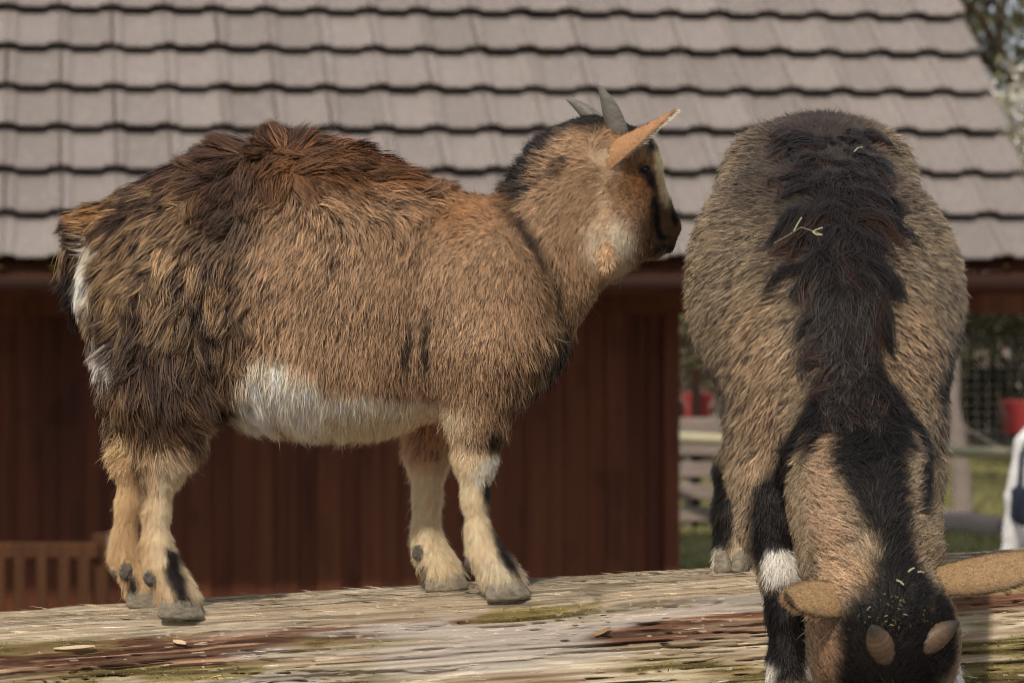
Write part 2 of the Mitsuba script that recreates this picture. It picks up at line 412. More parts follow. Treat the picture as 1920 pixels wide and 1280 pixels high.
WHITE_BLOOM = [(0.70, 0.68, 0.62), (0.62, 0.60, 0.52), (0.75, 0.73, 0.68), (0.30, 0.30, 0.14), (0.16, 0.14, 0.07)]
DRY = [(0.17, 0.13, 0.085), (0.22, 0.17, 0.12), (0.12, 0.10, 0.07), (0.14, 0.16, 0.05)]
GREEN = [(0.10, 0.13, 0.03), (0.15, 0.19, 0.05), (0.07, 0.085, 0.025), (0.20, 0.23, 0.07)]
DARK = [(0.07, 0.075, 0.035), (0.10, 0.085, 0.055), (0.05, 0.06, 0.025)]
b = at(1930, 500, 30.0)
tree('blossoming_tree', 'tree in white blossom rising behind the right end of the tiled roof', 'tree', (b[0], 30.0, 0), 6.6, 3, 34000, 0.06, WHITE_BLOOM, 0.9, 0.10, 0.27, 3, 7)
b = at(1985, 500, 35.0)
tree('bare_tree', 'brown budding tree behind the blossom at the end of the roof', 'tree', (b[0], 35.0, 0), 8.0, 5, 30000, 0.07, DRY + GREEN[:1], 0.9, 0.13, 0.6, 3, 6)
shr = [(1300, 33.0, 2.6, 'dry brown shrub seen through the gap left of the second goat', DRY), (1480, 38.5, 3.2, 'dark shrub behind the second goat in the yard hedge', DARK), (1640, 39.0, 3.0, 'green shrub behind the second goat in the yard hedge', GREEN),
       (1790, 38.0, 2.9, 'dark brown twiggy shrub under the porch roof beside the second goat', DARK), (1872, 40.0, 3.0, 'green flecked shrub under the porch roof above the person in white', GREEN), (1960, 38.5, 2.9, 'dry brown shrub at the picture edge above the lawn', DRY)]
for i, (px, d, h, lab, cs) in enumerate(shr):
    b = at(px, 800, d)
    tree('shrub', lab, 'shrub', (b[0], d, -0.02), h, 40 + i, 16000, 0.06, cs, 0.9, 0.035, 0.34, 2, 6, 'shrubs along the far side of the yard', 5)
# far wood, one mass
r = np.random.default_rng(11)
cen = np.stack([r.uniform(-42, 44, 900), r.uniform(44, 56, 900), r.uniform(0.2, 9.5, 900)], 1)
lm, lc = leaf_cloud(cen, r.uniform(0.5, 1.3, 900), 90000, 0.18, 12, DRY + DARK + GREEN[:1])
k = obj('woodland', lm, 'mat_leaf', color=lc, kind='stuff')
labels[k] = {'label': 'brown and green early spring woodland far beyond the yard', 'category': 'woodland', 'kind': 'stuff'}
# mesh fence before the hedge
wf = thing('mesh_fence', 'thin grey wire mesh fence in front of the brown hedge', 'fence')
fd = 37.0
xa, xb = at(1250, 800, fd)[0], at(2000, 800, fd)[0]
wires = [tube(np.array([[xa, fd, z], [xb, fd, z]]), 0.0022, 4, False) for z in np.arange(0.1, 1.25, 0.1)]
wires += [tube(np.array([[x, fd + 0.006, 0.05], [x, fd + 0.006, 1.2]]), 0.002, 4, False) for x in np.arange(xa, xb, 0.12)]
obj('wire_mesh', join(wires), 'mat_wire', wf, kind='stuff')
for x in np.arange(xa + 0.25, xb, 1.45):
    obj('post', tube(np.array([[x, fd + 0.05, -0.02], [x, fd + 0.05, 1.3]]), 0.04, 8), 'mat_grey_wood', wf, smooth=40)
# grass blades on the lawn
n = 26000
gp = np.stack([r.uniform(0.8, 11, n), r.uniform(21, 36.4, n), np.full(n, 0.02)], 1)
dirs = unit(np.stack([r.normal(0, 0.4, n), r.normal(0, 0.4, n), np.ones(n)], 1))
L = r.uniform(0.04, 0.12, n)[:, None]
side = unit(np.cross(dirs, r.normal(size=(n, 3)))) * 0.008
v = np.stack([gp - side, gp + side, gp + dirs * L + np.stack([r.normal(0, .02, n), r.normal(0, .02, n), 0 * L[:, 0]], 1)], 1).reshape(-1, 3)
gc_ = np.repeat(np.array([(0.11, 0.13, 0.035), (0.16, 0.165, 0.05), (0.24, 0.21, 0.11)])[r.integers(3, size=n)] * r.uniform(0.8, 1.2, (n, 1)), 3, 0)
k = obj('grass', trimesh.Trimesh(v, np.arange(3 * n).reshape(-1, 3), process=False), 'mat_leaf', color=gc_)
labels[k] = {'label': 'short spring grass of the yard beside the shed', 'category': 'grass', 'kind': 'stuff'}

# ------------------------------------------------------------------ animals: skin from a smooth distance field, coat of single hairs
def ray_dir(px, py):
    u, v = (px - 960) / 6400, (640 - py) / 6400
    return unit(np.array([u, math.cos(PITCH) + v * math.sin(PITCH), v * math.cos(PITCH) - math.sin(PITCH)]))

class Body:
    """smoothly joined round cones and ellipsoids on a grid"""
    def __init__(self, lo, hi, h):
        self.lo, self.h = np.asarray(lo, float), h
        self.n = np.ceil((np.asarray(hi) - self.lo) / h).astype(int) + 1
        self.f = np.full(self.n, 0.09)

    def block(self, a, b, m=0.06):
        i0 = np.clip(np.floor((a - m - self.lo) / self.h).astype(int), 0, self.n - 1)
        i1 = np.clip(np.ceil((b + m - self.lo) / self.h).astype(int) + 1, 1, self.n)
        sl = tuple(slice(x, y) for x, y in zip(i0, i1))
        g = np.meshgrid(*[self.lo[k] + self.h * np.arange(i0[k], i1[k]) for k in range(3)], indexing='ij')
        return sl, np.stack(g, -1)

    def put(self, sl, d, k, cut=False):
        a = self.f[sl]
        if cut:
            d = -d
            self.f[sl] = np.maximum(a, d) + 0.25 * np.maximum(k - np.abs(a - d), 0) ** 2 / k
        else:
            self.f[sl] = np.minimum(a, d) - 0.25 * np.maximum(k - np.abs(a - d), 0) ** 2 / k

    def cone(self, a, b, ra, rb, k=0.02, flat=1.0, cut=False, lat=(0, 1, 0)):
        a, b = np.asarray(a, float), np.asarray(b, float)
        R = max(ra, rb) * max(flat, 1)
        sl, p = self.block(np.minimum(a, b) - R, np.maximum(a, b) + R)
        ba = b - a
        l2 = ba @ ba
        if flat != 1.0:
            lat = np.asarray(lat, float)
            t = np.clip(((p - a) @ ba) / l2, 0, 1)
            c = a + t[..., None] * ba
            off = ((p - c) @ lat)
            p = p + (off / flat - off)[..., None] * lat
        t = np.clip(((p - a) @ ba) / l2, 0, 1)
        d = np.linalg.norm(p - (a + t[..., None] * ba), axis=-1) - (ra + (rb - ra) * t)
        self.put(sl, d * min(1, flat ** 0.5), k, cut)

    def chain(self, pts, radii, k=0.02, flat=1.0, lat=(0, 1, 0)):
        for i in range(len(pts) - 1):
            self.cone(pts[i], pts[i + 1], radii[i], radii[i + 1], k, flat, lat=lat)

    def ell(self, c, r, k=0.02, axes=None, cut=False):
        c, r = np.asarray(c, float), np.asarray(r, float)
        sl, p = self.block(c - r.max(), c + r.max())
        q = p - c
        if axes is not None:
            q = q @ np.asarray(axes, float).T
        k0 = np.linalg.norm(q / r, axis=-1)
        k1 = np.linalg.norm(q / r ** 2, axis=-1)
        self.put(sl, k0 * (k0 - 1) / np.maximum(k1, 1e-9), k, cut)

    def value(self, p):
        q = ((np.asarray(p, float) - self.lo) / self.h).reshape(-1, 3).T
        return map_coordinates(self.f, q, order=1, mode='nearest')

    def normal(self, p):
        e = self.h
        g = np.stack([self.value(p + d) - self.value(p - d) for d in np.eye(3) * e], -1)
        return unit(g)

    def hit(self, px, py, near=2.3, far=3.6):
        """the point of the skin that a line of sight meets"""
        d = ray_dir(px, py)
        t = np.linspace(near, far, 900)
        v = self.value(np.array([0, 0, EYE]) + t[:, None] * d)
        i = np.nonzero(v < 0)[0]
        i = i[0] if len(i) else int(np.argmin(v))
        return np.array([0, 0, EYE]) + t[i] * d

    def mesh(self):
        """surface nets"""
        f, n = self.f, self.n
        ins = f < 0
        corners = [(x, y, z) for x in (0, 1) for y in (0, 1) for z in (0, 1)]
        sub = lambda A, c: A[c[0]:n[0] - 1 + c[0], c[1]:n[1] - 1 + c[1], c[2]:n[2] - 1 + c[2]]
        cnt = sum(sub(ins, c).astype(int) for c in corners)
        cell = (cnt > 0) & (cnt < 8)
        idx = np.argwhere(cell)
        ids = np.full(cell.shape, -1)
        ids[cell] = np.arange(len(idx))
        acc, m = np.zeros((len(idx), 3)), np.zeros(len(idx))
        V = {c: sub(f, c)[cell] for c in corners}
        for c in corners:
            for ax in range(3):
                if c[ax] == 0:
                    e = tuple(1 if k == ax else c[k] for k in range(3))
                    a, b = V[c], V[e]
                    x = (a < 0) != (b < 0)
                    t = np.where(x, a / np.where(a == b, 1, a - b), 0)
                    p = np.array(c, float)[None] + t[:, None] * np.eye(3)[ax]
                    acc += np.where(x[:, None], p, 0)
                    m += x
        v = self.lo + self.h * (idx + acc / m[:, None])
        faces = []
        for ax in range(3):
            o1, o2 = (ax + 1) % 3, (ax + 2) % 3
            sl0 = [slice(1, n[k] - 1) for k in range(3)]
            sl0[ax] = slice(0, n[ax] - 1)
            sl1 = list(sl0)
            sl1[ax] = slice(1, n[ax])
            a, b = ins[tuple(sl0)], ins[tuple(sl1)]
            for sign in (True, False):
                w = np.argwhere((a != b) & (a == sign))
                w = w + np.array([0 if k == ax else 1 for k in range(3)])
                q = []
                for (i, j) in ((0, 0), (1, 0), (1, 1), (0, 1)):
                    c = w.copy()
                    c[:, o1] -= i
                    c[:, o2] -= j
                    q.append(ids[c[:, 0], c[:, 1], c[:, 2]])
                q = np.stack(q, 1)
                faces.append(q if not sign else q[:, ::-1])
        q = np.vstack(faces)
        fa = np.vstack([q[:, [0, 1, 2]], q[:, [0, 2, 3]]])
        fa = fa[:, ::-1]
        me = trimesh.Trimesh(v, fa, process=False)
        nv = self.normal(v)
        fn = np.cross(v[fa[:, 1]] - v[fa[:, 0]], v[fa[:, 2]] - v[fa[:, 0]])
        if (fn * nv[fa[:, 0]]).sum() < 0:
            me = trimesh.Trimesh(v, fa[:, ::-1], process=False)
        return me

def scatter(mesh, n, r, weight=None):
    """n random points on a mesh: points, faces"""
    A = mesh.area_faces.copy()
    if weight is not None:
        A = A * weight
    fi = np.searchsorted(np.cumsum(A) / A.sum(), r.uniform(size=n))
    fi = np.clip(fi, 0, len(A) - 1)
    a, b = r.uniform(size=(2, n))
    s = np.sqrt(a)
    tri = mesh.vertices[mesh.faces[fi]]
    return tri[:, 0] * (1 - s)[:, None] + tri[:, 1] * (s * (1 - b))[:, None] + tri[:, 2] * (s * b)[:, None], fi

def ribbons(P, width, side, normals, colours, fine=False):
    """hairs as tapering strips. P: n x 4 x 3 points, width: n, side: n x 3, colours: n x 4 x 3; fine: one joint instead of two"""
    n = len(P)
    if fine:
        P, colours, taper = P[:, [0, 2, 3]], colours[:, [0, 2, 3]], np.array([1.0, 0.75])
    else:
        taper = np.array([1.0, 0.9, 0.6])
    m = len(taper)
    w = width[:, None] * taper
    a = P[:, :m] - side[:, None] * w[..., None] / 2
    b = P[:, :m] + side[:, None] * w[..., None] / 2
    v = np.concatenate([np.stack([a, b], 2).reshape(n, 2 * m, 3), P[:, m:]], 1)
    k = np.arange(n)[:, None] * (2 * m + 1)
    tri = ([0, 1, 3], [0, 3, 2], [2, 3, 4]) if fine else ([0, 1, 3], [0, 3, 2], [2, 3, 5], [2, 5, 4], [4, 5, 6])
    f = np.concatenate([k + q for q in tri])
    c = colours[:, [0, 0, 1, 1, 2]] if fine else colours[:, [0, 0, 1, 1, 2, 2, 3]]
    return v.reshape(-1, 3), f, np.repeat(normals, 2 * m + 1, 0), c.reshape(-1, 3)

def hairs(root, nrm, d, length, lift, r, dens, clump_r, clump_f, width, base_col, tip_gain, dark_p, dark_col, wave=0.25, droop=0.0, jitter=0.22, fine=False, tuft=0.13):
    """grow hairs from roots along directions d (any), combed to the skin, gathered in tufts"""
    n = len(root)
    d = unit(d - (d * nrm).sum(1, keepdims=True) * nrm)
    d = unit(d + jitter * r.normal(size=(n, 3)))
    lift = np.clip(lift * r.uniform(0.5, 1.5, n), 0.02, 3)[:, None]
    d0 = unit(d + lift * 1.3 * nrm)
    L = (length * r.uniform(0.6, 1.25, n))[:, None]
    bend = unit(d + lift * 0.25 * nrm + np.array([0, 0, -droop]) + wave * r.normal(size=(n, 3)))
    t = np.array([0, 0.36, 0.7, 1.0])[None, :, None]
    P = root[:, None] + L[:, None] * (t * d0[:, None] + t ** 2 * 0.55 * (bend - d0)[:, None])
    if clump_f.max() > 0:
        # tuft centres: a sparse subset, sparser where tufts are wide
        keep = r.uniform(size=n) < np.clip(1 / (np.pi * clump_r ** 2 * dens), 0.0005, 1)
        cen = np.nonzero(keep)[0]
        tree_ = cKDTree(root[cen])
        _, who = tree_.query(root)
        C = P[cen][who]
        f = (clump_f[:, None, None] * np.array([0, 0.35, 0.75, 1.0])[None, :, None]) * r.uniform(0.6, 1.0, (n, 1, 1))
        P = P + f * (C + (root - root[cen][who])[:, None] * 0.12 - P)
        crand = r.normal(size=len(cen))[who]
        cdark = (r.uniform(size=len(cen)) < 0.5)[who]
    else:
        crand, cdark = np.zeros(n), np.zeros(n, bool)
    ax = unit(P[:, 3] - P[:, 0])
    s = np.cross(nrm, ax)
    roll = r.normal(0, 0.75, n)[:, None]
    s = unit(s)
    s2 = unit(np.cross(ax, s))
    side = unit(np.cos(roll) * s + np.sin(roll) * s2)
    hn = unit(nrm - 0.85 * (nrm * ax).sum(1, keepdims=True) * ax + 0.35 * s * np.sin(roll) * 1.0)
    c = base_col * np.exp(0.16 * r.normal(size=(n, 1)) + tuft * crand[:, None])
    isd = r.uniform(size=n) < dark_p
    c = np.where(isd[:, None], dark_col * np.exp(0.2 * r.normal(size=(n, 1))), c)
    col = np.repeat(c[:, None], 4, 1)
    g = np.where(isd, 1.0, tip_gain)[:, None]
    col[:, 2] *= 1 + (g - 1) * 0.5
    col[:, 3] *= g
    return ribbons(P, width * r.uniform(0.7, 1.3, n), side, hn, np.clip(col, 0.004, 0.85), fine)

def coat(name, parent, packs, kind=None):
    v, f, nn, c = [], [], [], []
    o = 0
    for a, b, e, g in packs:
        v.append(a); f.append(b + o); nn.append(e); c.append(g)
        o += len(a)
    v, f, nn, c = np.vstack(v), np.vstack(f), np.vstack(nn), np.vstack(c)
    path = meshkit.write_ply((v, f), False, None, c, normals=nn)
    key = numbered(parent + '__' + name)
    scene[key] = {'type': 'ply', 'filename': path, 'face_normals': False, 'bsdf': {'type': 'ref', 'id': 'mat_hair'}}
    return key

def spots(p2, side, base, table, seed, rough=0.35):
    """markings: soft polylines (points, radius, colour, softness, side) laid over a base colour. p2: n x k coordinates in metres"""
    c = np.array(base, float)
    nz = meshkit.fbm(np.c_[p2, np.zeros((len(p2), max(0, 3 - p2.shape[1])))] * 90, 3, seed) - 0.5
    for pts, rad, col, soft, sd in table:
        pts = np.asarray(pts, float)
        rad = np.broadcast_to(np.asarray(rad, float), (len(pts),))
        best = np.full(len(p2), 9.0)
        if len(pts) == 1:
            best = np.linalg.norm(p2 - pts[0], axis=1) - rad[0]
        for i in range(len(pts) - 1):
            a, b = pts[i], pts[i + 1]
            t = np.clip(((p2 - a) @ (b - a)) / max((b - a) @ (b - a), 1e-12), 0, 1)
            best = np.minimum(best, np.linalg.norm(p2 - (a + t[:, None] * (b - a)), axis=1) - (rad[i] + (rad[i + 1] - rad[i]) * t))
        w = np.clip(0.5 - (best + rough * 0.03 * nz) / soft, 0, 1)
        w = w * w * (3 - 2 * w)
        if sd is not None:
            w = w * (side * sd > 0)
        c = c * (1 - w[:, None]) + np.asarray(col) * w[:, None]
    return c

scene['mat_skin'] = {'type': 'twosided', 'bsdf': {'type': 'principled', 'base_color': VC, 'roughness': 0.8, 'specular': 0.2}}
scene['mat_hair'] = {'type': 'twosided', 'bsdf': {'type': 'principled', 'base_color': VC, 'roughness': 0.55, 'specular': 0.28}}
scene['mat_eye'] = princ((0.01, 0.01, 0.012), 0.06, 0.9)
scene['mat_iris'] = princ((0.03, 0.12, 0.35), 0.08, 0.9)

def horn_col(p, n, uv):
    f = mikit.fbm(p.x * 260, p.y * 260, p.z * 520, 3)
    return mikit.mix((0.105, 0.095, 0.08), (0.24, 0.225, 0.20), f)
def hoof_col(p, n, uv):
    f = mikit.fbm(p.x * 230, p.y * 230, p.z * 420, 4)
    return mikit.mix((0.085, 0.075, 0.058), (0.44, 0.39, 0.30), f)
scene['mat_horn'] = princ(mikit.proc(horn_col), 0.55, 0.4)
scene['mat_horn_tipped'] = princ(VC, 0.5, 0.4)
scene['mat_hoof'] = princ(mikit.proc(hoof_col), 0.75, 0.25)
def callus_col(p, n, uv):
    f = mikit.fbm(p.x * 420, p.y * 420, p.z * 420, 3)
    return mikit.mix((0.035, 0.032, 0.03), (0.20, 0.17, 0.14), f)
scene['mat_callus'] = princ(mikit.proc(callus_col), 0.8, 0.3)

def horn(base, tip, r0, bow, parent, mat, label=None, blunt=1.35):
    base, tip, bow = (np.asarray(x, float) for x in (base, tip, bow))
    t = np.linspace(0, 1, 22)[:, None]
    p = base + (tip - base) * t + bow * 4 * t * (1 - t)
    r = r0 * (1 - t[:, 0] ** blunt) ** 0.8 + 0.0006
    r *= 1 + 0.012 * np.sin(t[:, 0] * 46) + 0.03 * np.sin(t[:, 0] * 9 + r0 * 900)
    r *= np.interp(t[:, 0], [0, 0.1], [0.9, 1])
    if mat == 'mat_horn_brown':                              # brown horn with a dark tip and growth rings
        r *= 1 + 0.022 * np.sin(t[:, 0] ** 0.8 * 60)
        m = tube(p, r, 18)
        tt = np.concatenate([np.repeat(t[:, 0], 18), [0, 1]])
        f = meshkit.fbm(np.array(m.vertices) * [300, 300, 500], 3, 3)[:, None]
        c = srgb(96, 78, 60) * (0.6 + 0.8 * f)
        w = np.clip((tt - 0.62) / 0.3, 0, 1)[:, None]
        return obj('horn', m, 'mat_horn_tipped', parent, label, smooth=True, color=c * (1 - w) + srgb(52, 46, 42) * w)
    return obj('horn', tube(p, r, 18), mat, parent, label, smooth=50)

def hull_of(balls, refine=0.004):
    m = Manifold.batch_hull([Manifold.sphere(float(r), 18).translate([float(q) for q in c]) for c, r in balls])
    m = m.refine_to_length(refine)
    me = m.to_mesh()
    t = trimesh.Trimesh(me.vert_properties[:, :3], me.tri_verts, process=False)
    return trimesh.smoothing.filter_taubin(t, iterations=6)

def hoof(toe, heel, top, half, parent, lateral, settle=None):
    """two claws; toe, heel on the ground, top the coronet; lateral: unit vector across the foot"""
    toe, heel, top, lateral = (np.asarray(x, float) for x in (toe, heel, top, lateral))
    if settle is not None:                                   # stand on the wood as it is
        g = settle((toe + heel) / 2)
        dz = np.array([0, 0, g - (toe[2] + heel[2]) / 2])
        toe, heel, top = toe + dz, heel + dz, top + dz * 0.5
    fw = toe - heel
    for s in (-1, 1):
        o = lateral * half * s
        e = np.array([0, 0, 0.004])
        balls = [(toe + o * 0.75 + e, 0.004), (toe - fw * 0.22 + o * 1.35 + e, 0.004), (heel + o * 1.25 + e, 0.0045), (heel + o * 0.55 + e, 0.0045), (toe - fw * 0.15 + o * 0.3 + e, 0.004),
                 (toe - fw * 0.16 + o * 0.75 + np.array([0, 0, 0.013]), 0.0045), (toe - fw * 0.3 + o * 1.2 + np.array([0, 0, 0.014]), 0.0045),
                 (top + o * 0.95 + fw * 0.04, half * 0.8), (top + o * 0.9 - fw * 0.34, half * 0.7)]
        m = hull_of(balls)
        v = np.array(m.vertices)
        v += 0.0006 * (meshkit.fbm(v * 400, 3, 4)[:, None] - 0.5) * np.array([1, 1, 0])
        obj('hoof', trimesh.Trimesh(v, m.faces, process=False), 'mat_hoof', parent, smooth=50)

def ear(base, axis, opening, length, width, parent, col_out, col_in, r, curl=0.9, droop=(0, 0, 0), n=3500, hair=0.0045, tip_dark=0.25, paddle=False):
    """a cupped ear blade with short hair; opening: where the hollow faces"""
    axis = unit(axis)
    opening = unit(opening - axis * (np.asarray(opening) @ axis))
    across = np.cross(axis, opening)
    U, V = np.meshgrid(np.linspace(0, 1, 26), np.linspace(-1, 1, 17), indexing='ij')
    wid = width * (np.clip(1 - U, 0, 1) ** 0.9 * (1.0 + 0.35 * U) if not paddle else np.clip(1 - U ** 3.2, 0, 1) ** 0.6 * (0.62 + 0.75 * U - 0.45 * U ** 2)) * 0.5 + 0.0010
    cup = curl * (1.25 - 0.85 * U)
    ang = V * cup * 1.25
    x = np.where(cup > 1e-3, np.sin(ang) / np.maximum(cup * 1.25, 1e-3), V) * wid
    y = (1 - np.cos(ang)) / np.maximum(cup * 1.25, 1e-3) * wid
    P = np.asarray(base) + (U * length)[..., None] * axis + x[..., None] * across + y[..., None] * opening + (U ** 2)[..., None] * np.asarray(droop)
    nU, nV = U.shape
    g = np.gradient(P, axis=0), np.gradient(P, axis=1)
    N = unit(np.cross(g[0], g[1]))
    if (N * opening).sum() < 0:
        N = -N
    th = 0.0016 * np.clip(1.15 - U, 0.2, 1)[..., None]
    A, B = P + N * th, P - N * th
    i, j = np.meshgrid(np.arange(nU - 1), np.arange(nV - 1), indexing='ij')
    q = np.stack([i * nV + j, (i + 1) * nV + j, (i + 1) * nV + j + 1, i * nV + j + 1], -1).reshape(-1, 4)
    k = nU * nV
    rim = [(a * nV, (a + 1) * nV) for a in range(nU - 1)] + [((nU - 1) * nV + b, (nU - 1) * nV + b + 1) for b in range(nV - 1)] + [((a + 1) * nV + nV - 1, a * nV + nV - 1) for a in range(nU - 1)]
    f = np.vstack([q[:, [0, 1, 2]], q[:, [0, 2, 3]], q[:, [0, 2, 1]] + k, q[:, [0, 3, 2]] + k, [[a, b, b + k] for a, b in rim], [[a, b + k, a + k] for a, b in rim]])
    v = np.vstack([A.reshape(-1, 3), B.reshape(-1, 3)])
    edge = np.abs(V).reshape(-1) ** 6 * tip_dark + (U.reshape(-1) > 0.93) * tip_dark
    cin = np.asarray(col_in) * np.ones((k, 1))
    cout = np.asarray(col_out) * (1 - np.clip(edge, 0, 1))[:, None]
    key = obj('ear', trimesh.Trimesh(v, f, process=False), 'mat_skin', parent, smooth=True, color=np.vstack([cin, cout]))
    # hair on both faces
    m = n
    u, w = r.uniform(0, 1, m) ** 0.9, r.uniform(-1, 1, m)
    qi = np.stack([u * (nU - 1), (w + 1) / 2 * (nV - 1)])
    samp = lambda F: np.stack([map_coordinates(F[..., c], qi, order=1) for c in range(3)], -1)
    pin = r.uniform(size=m) < 0.4
    nr = unit(samp(N)) * np.where(pin, 1, -1)[:, None]
    root = samp(P) + nr * (0.0015 * np.clip(1.15 - u, 0.2, 1))[:, None]
    ed = (np.abs(w) ** 6 * tip_dark + (u > 0.93) * tip_dark)[:, None]
    col = np.where(pin[:, None], np.asarray(col_in), np.asarray(col_out) * (1 - np.clip(ed, 0, 1)))
    d = axis[None] + 0.5 * np.sign(w)[:, None] * across * (np.abs(w)[:, None] ** 2)
    pack = hairs(root, nr, np.broadcast_to(d, (m, 3)), np.where(pin, hair * 2.2, hair), np.where(pin, 0.6, 0.05), r, m / (length * width * 2), np.full(m, 0.002), np.full(m, 0.2), np.full(m, 0.00045), col, 1.08, 0.0, np.asarray(col_out) * 0.35, tuft=0.05, jitter=0.14, wave=0.1)
    coat('hair', key, [pack])
    return key

def comb(p2, guides):
    """directions, lengths and lifts between guide hairs (inverse distance)"""
    gp = np.array([g[0] for g in guides])
    val = np.array([list(g[1]) + [g[2], g[3]] for g in guides])
    d = np.linalg.norm(p2[:, None] - gp[None], axis=2)
    w = 1 / (d + 0.004) ** 3.2
    w /= w.sum(1, keepdims=True)
    return w @ val

# ------------------------------------------------------------------ the weathered log the goats stand on
LOG_Y, LOG_A, LOG_B, LOG_N = 3.225, 0.112, 0.140, 5.5
def log_crest(x):
    a, b = at(0, 1146, 3.30), at(1920, 1027, 3.30)
    return a[2] + (x - a[0]) / (b[0] - a[0]) * (b[2] - a[2])

def make_log():
    # close rows where the log shows, wide ones at its back and ends
    x = np.concatenate([np.linspace(-0.95, -0.54, 24)[:-1], np.linspace(-0.54, 0.54, 560), np.linspace(0.54, 0.98, 26)[1:]])
    th = np.radians(np.linspace(30, 390, 4000))
    pr = (np.abs(np.cos(th)) ** LOG_N + np.abs(np.sin(th)) ** LOG_N) ** (-1 / LOG_N)
    al = np.concatenate([[0], np.cumsum(np.hypot(np.diff(LOG_A * np.cos(th) * pr), np.diff(LOG_B * np.sin(th) * pr)))])
    seen = np.interp(np.radians([55, 190]), th, al)
    t = np.interp(np.concatenate([np.linspace(0, seen[0], 8)[:-1], np.arange(seen[0], seen[1], 0.00112), np.linspace(seen[1], al[-1], 22)[1:-1]]), al, th)
    ns, nt = len(x), len(t)
    X, Tt = np.meshgrid(x, t, indexing='ij')
    c, s = np.cos(Tt), np.sin(Tt)
    rr = (np.abs(c) ** LOG_N + np.abs(s) ** LOG_N) ** (-1 / LOG_N)
    dy, dz = LOG_A * c * rr, LOG_B * s * rr
    base = np.stack([X, dy, dz], -1)
    arc = np.interp(t, th, al)
    A = np.broadcast_to(arc, X.shape)
    nrm = np.stack([0 * X, np.sign(c) * np.abs(c * rr) ** (LOG_N - 1) / LOG_A, np.sign(s) * np.abs(s * rr) ** (LOG_N - 1) / LOG_B], -1)
    nrm = unit(nrm)
    q = np.stack([X, A, 0 * X], -1)
    top = np.clip((nrm[..., 2] - 0.75) / 0.2, 0, 1)                       # trodden top
    big = meshkit.fbm(q * [2.2, 6, 1], 3, 1) - 0.5
    grain = meshkit.fbm(q * [5, 420, 1] + [0, 0, 3], 4, 2) - 0.5
    fibre = meshkit.fbm(q * [14, 1300, 1] + [0, 0, 9], 2, 6) - 0.5
    warp = A + 0.02 * (meshkit.fbm(q * [4, 8, 1], 2, 7) - 0.5)
    lay = meshkit.fbm(np.stack([X * 3.2, warp * 46, 0 * X], -1), 4, 3) * 7
    step = np.floor(lay) + np.clip((lay - np.floor(lay)) / 0.16, 0, 1)     # flaking layers with steep edges
    crack = meshkit.fbm(np.stack([X * 2.5, warp * 150, 0 * X + 4], -1), 3, 8)
    crack = np.clip(1 - np.abs(crack - 0.5) / 0.018, 0, 1) * (meshkit.fbm(q * [9, 30, 1] + [5, 0, 0], 2, 4) > 0.50)
    fine = meshkit.fbm(np.stack([X * 7, warp * 620, 0 * X + 2], -1), 3, 21) - 0.5
    h = 0.016 * big * (1 - 0.75 * top) + (0.0040 - 0.0016 * top) * grain + 0.0016 * fibre + 0.0015 * fine + (0.0026 - 0.0016 * top) * (step - 3.5) - (0.0055 - 0.0028 * top) * crack
    P = base + h[..., None] * nrm
    P[..., 1] += LOG_Y
    P[..., 2] += log_crest(X) - LOG_B
    # wood colours: grey trodden top, brown rotten band under its edge, pale yellow heart below; moss and lichen in patches
    n1 = meshkit.fbm(q * [5, 60, 1], 4, 11)
    n2 = meshkit.fbm(q * [2.2, 22, 1] + [7, 0, 0], 4, 12)
    n3 = meshkit.fbm(np.stack([X * 7, warp * 420, 0 * X], -1), 3, 14)
    n4 = meshkit.fbm(np.stack([X * 9, warp * 800, 0 * X + 7], -1), 2, 24)
    n5 = meshkit.fbm(q * [120, 500, 1], 2, 25)
    mix = lambda a, b, w: a * (1 - w[..., None]) + np.asarray(b) * w[..., None]
    sm = lambda a, b, v: np.clip((v - a) / (b - a), 0, 1) ** 2 * (3 - 2 * np.clip((v - a) / (b - a), 0, 1))
    edge = np.interp(np.radians(133), th, al)                  # where the top breaks over
    u = A - edge + 0.030 * (n2 - 0.5) + 0.020 * (n1 - 0.5)
    col = np.empty(X.shape + (3,))
    col[:] = srgb(168, 152, 128)
    col = mix(col, srgb(132, 120, 102), sm(0.45, 0.58, n1))
    col = mix(col, srgb(206, 194, 172), sm(0.54, 0.68, n3) * 0.65)
    col = mix(col, srgb(100, 90, 76), sm(0.55, 0.70, n4) * 0.7)
    side = sm(-0.006, 0.004, u)
    rot = mix(np.broadcast_to(srgb(126, 92, 74), col.shape), srgb(92, 64, 50), sm(0.42, 0.6, n1))
    rot = mix(rot, srgb(186, 152, 122), sm(0.54, 0.64, n3) * 0.8)
    rot = mix(rot, srgb(64, 46, 38), sm(0.54, 0.66, n4) * 0.8)
    heart = mix(np.broadcast_to(srgb(202, 188, 160), col.shape), srgb(178, 150, 130), sm(0.45, 0.62, n2))
    heart = mix(heart, srgb(228, 218, 194), sm(0.5, 0.66, n3))
    heart = mix(heart, srgb(150, 122, 96), sm(0.55, 0.66, n1) * 0.8)
    heart = mix(heart, srgb(140, 116, 90), sm(0.55, 0.70, n4) * 0.45)
    low = sm(0.026, 0.040, u + 0.02 * (n1 - 0.5) + np.clip(X, 0, 1) * 0.02)
    col = mix(col, mix(rot, heart, low), side)
    grey = sm(0.58, 0.66, meshkit.fbm(q * [3, 40, 1] + [0, 3, 5], 4, 17)) * side
    col = mix(col, srgb(196, 190, 180), grey * 0.7)
    m = meshkit.fbm(q * [7, 52, 1] + [3, 3, 0], 5, 15)
    moss = sm(0.605, 0.66, m + 0.05 * np.clip(X - 0.3, 0, 0.5)) * sm(-0.012, 0.0, u)
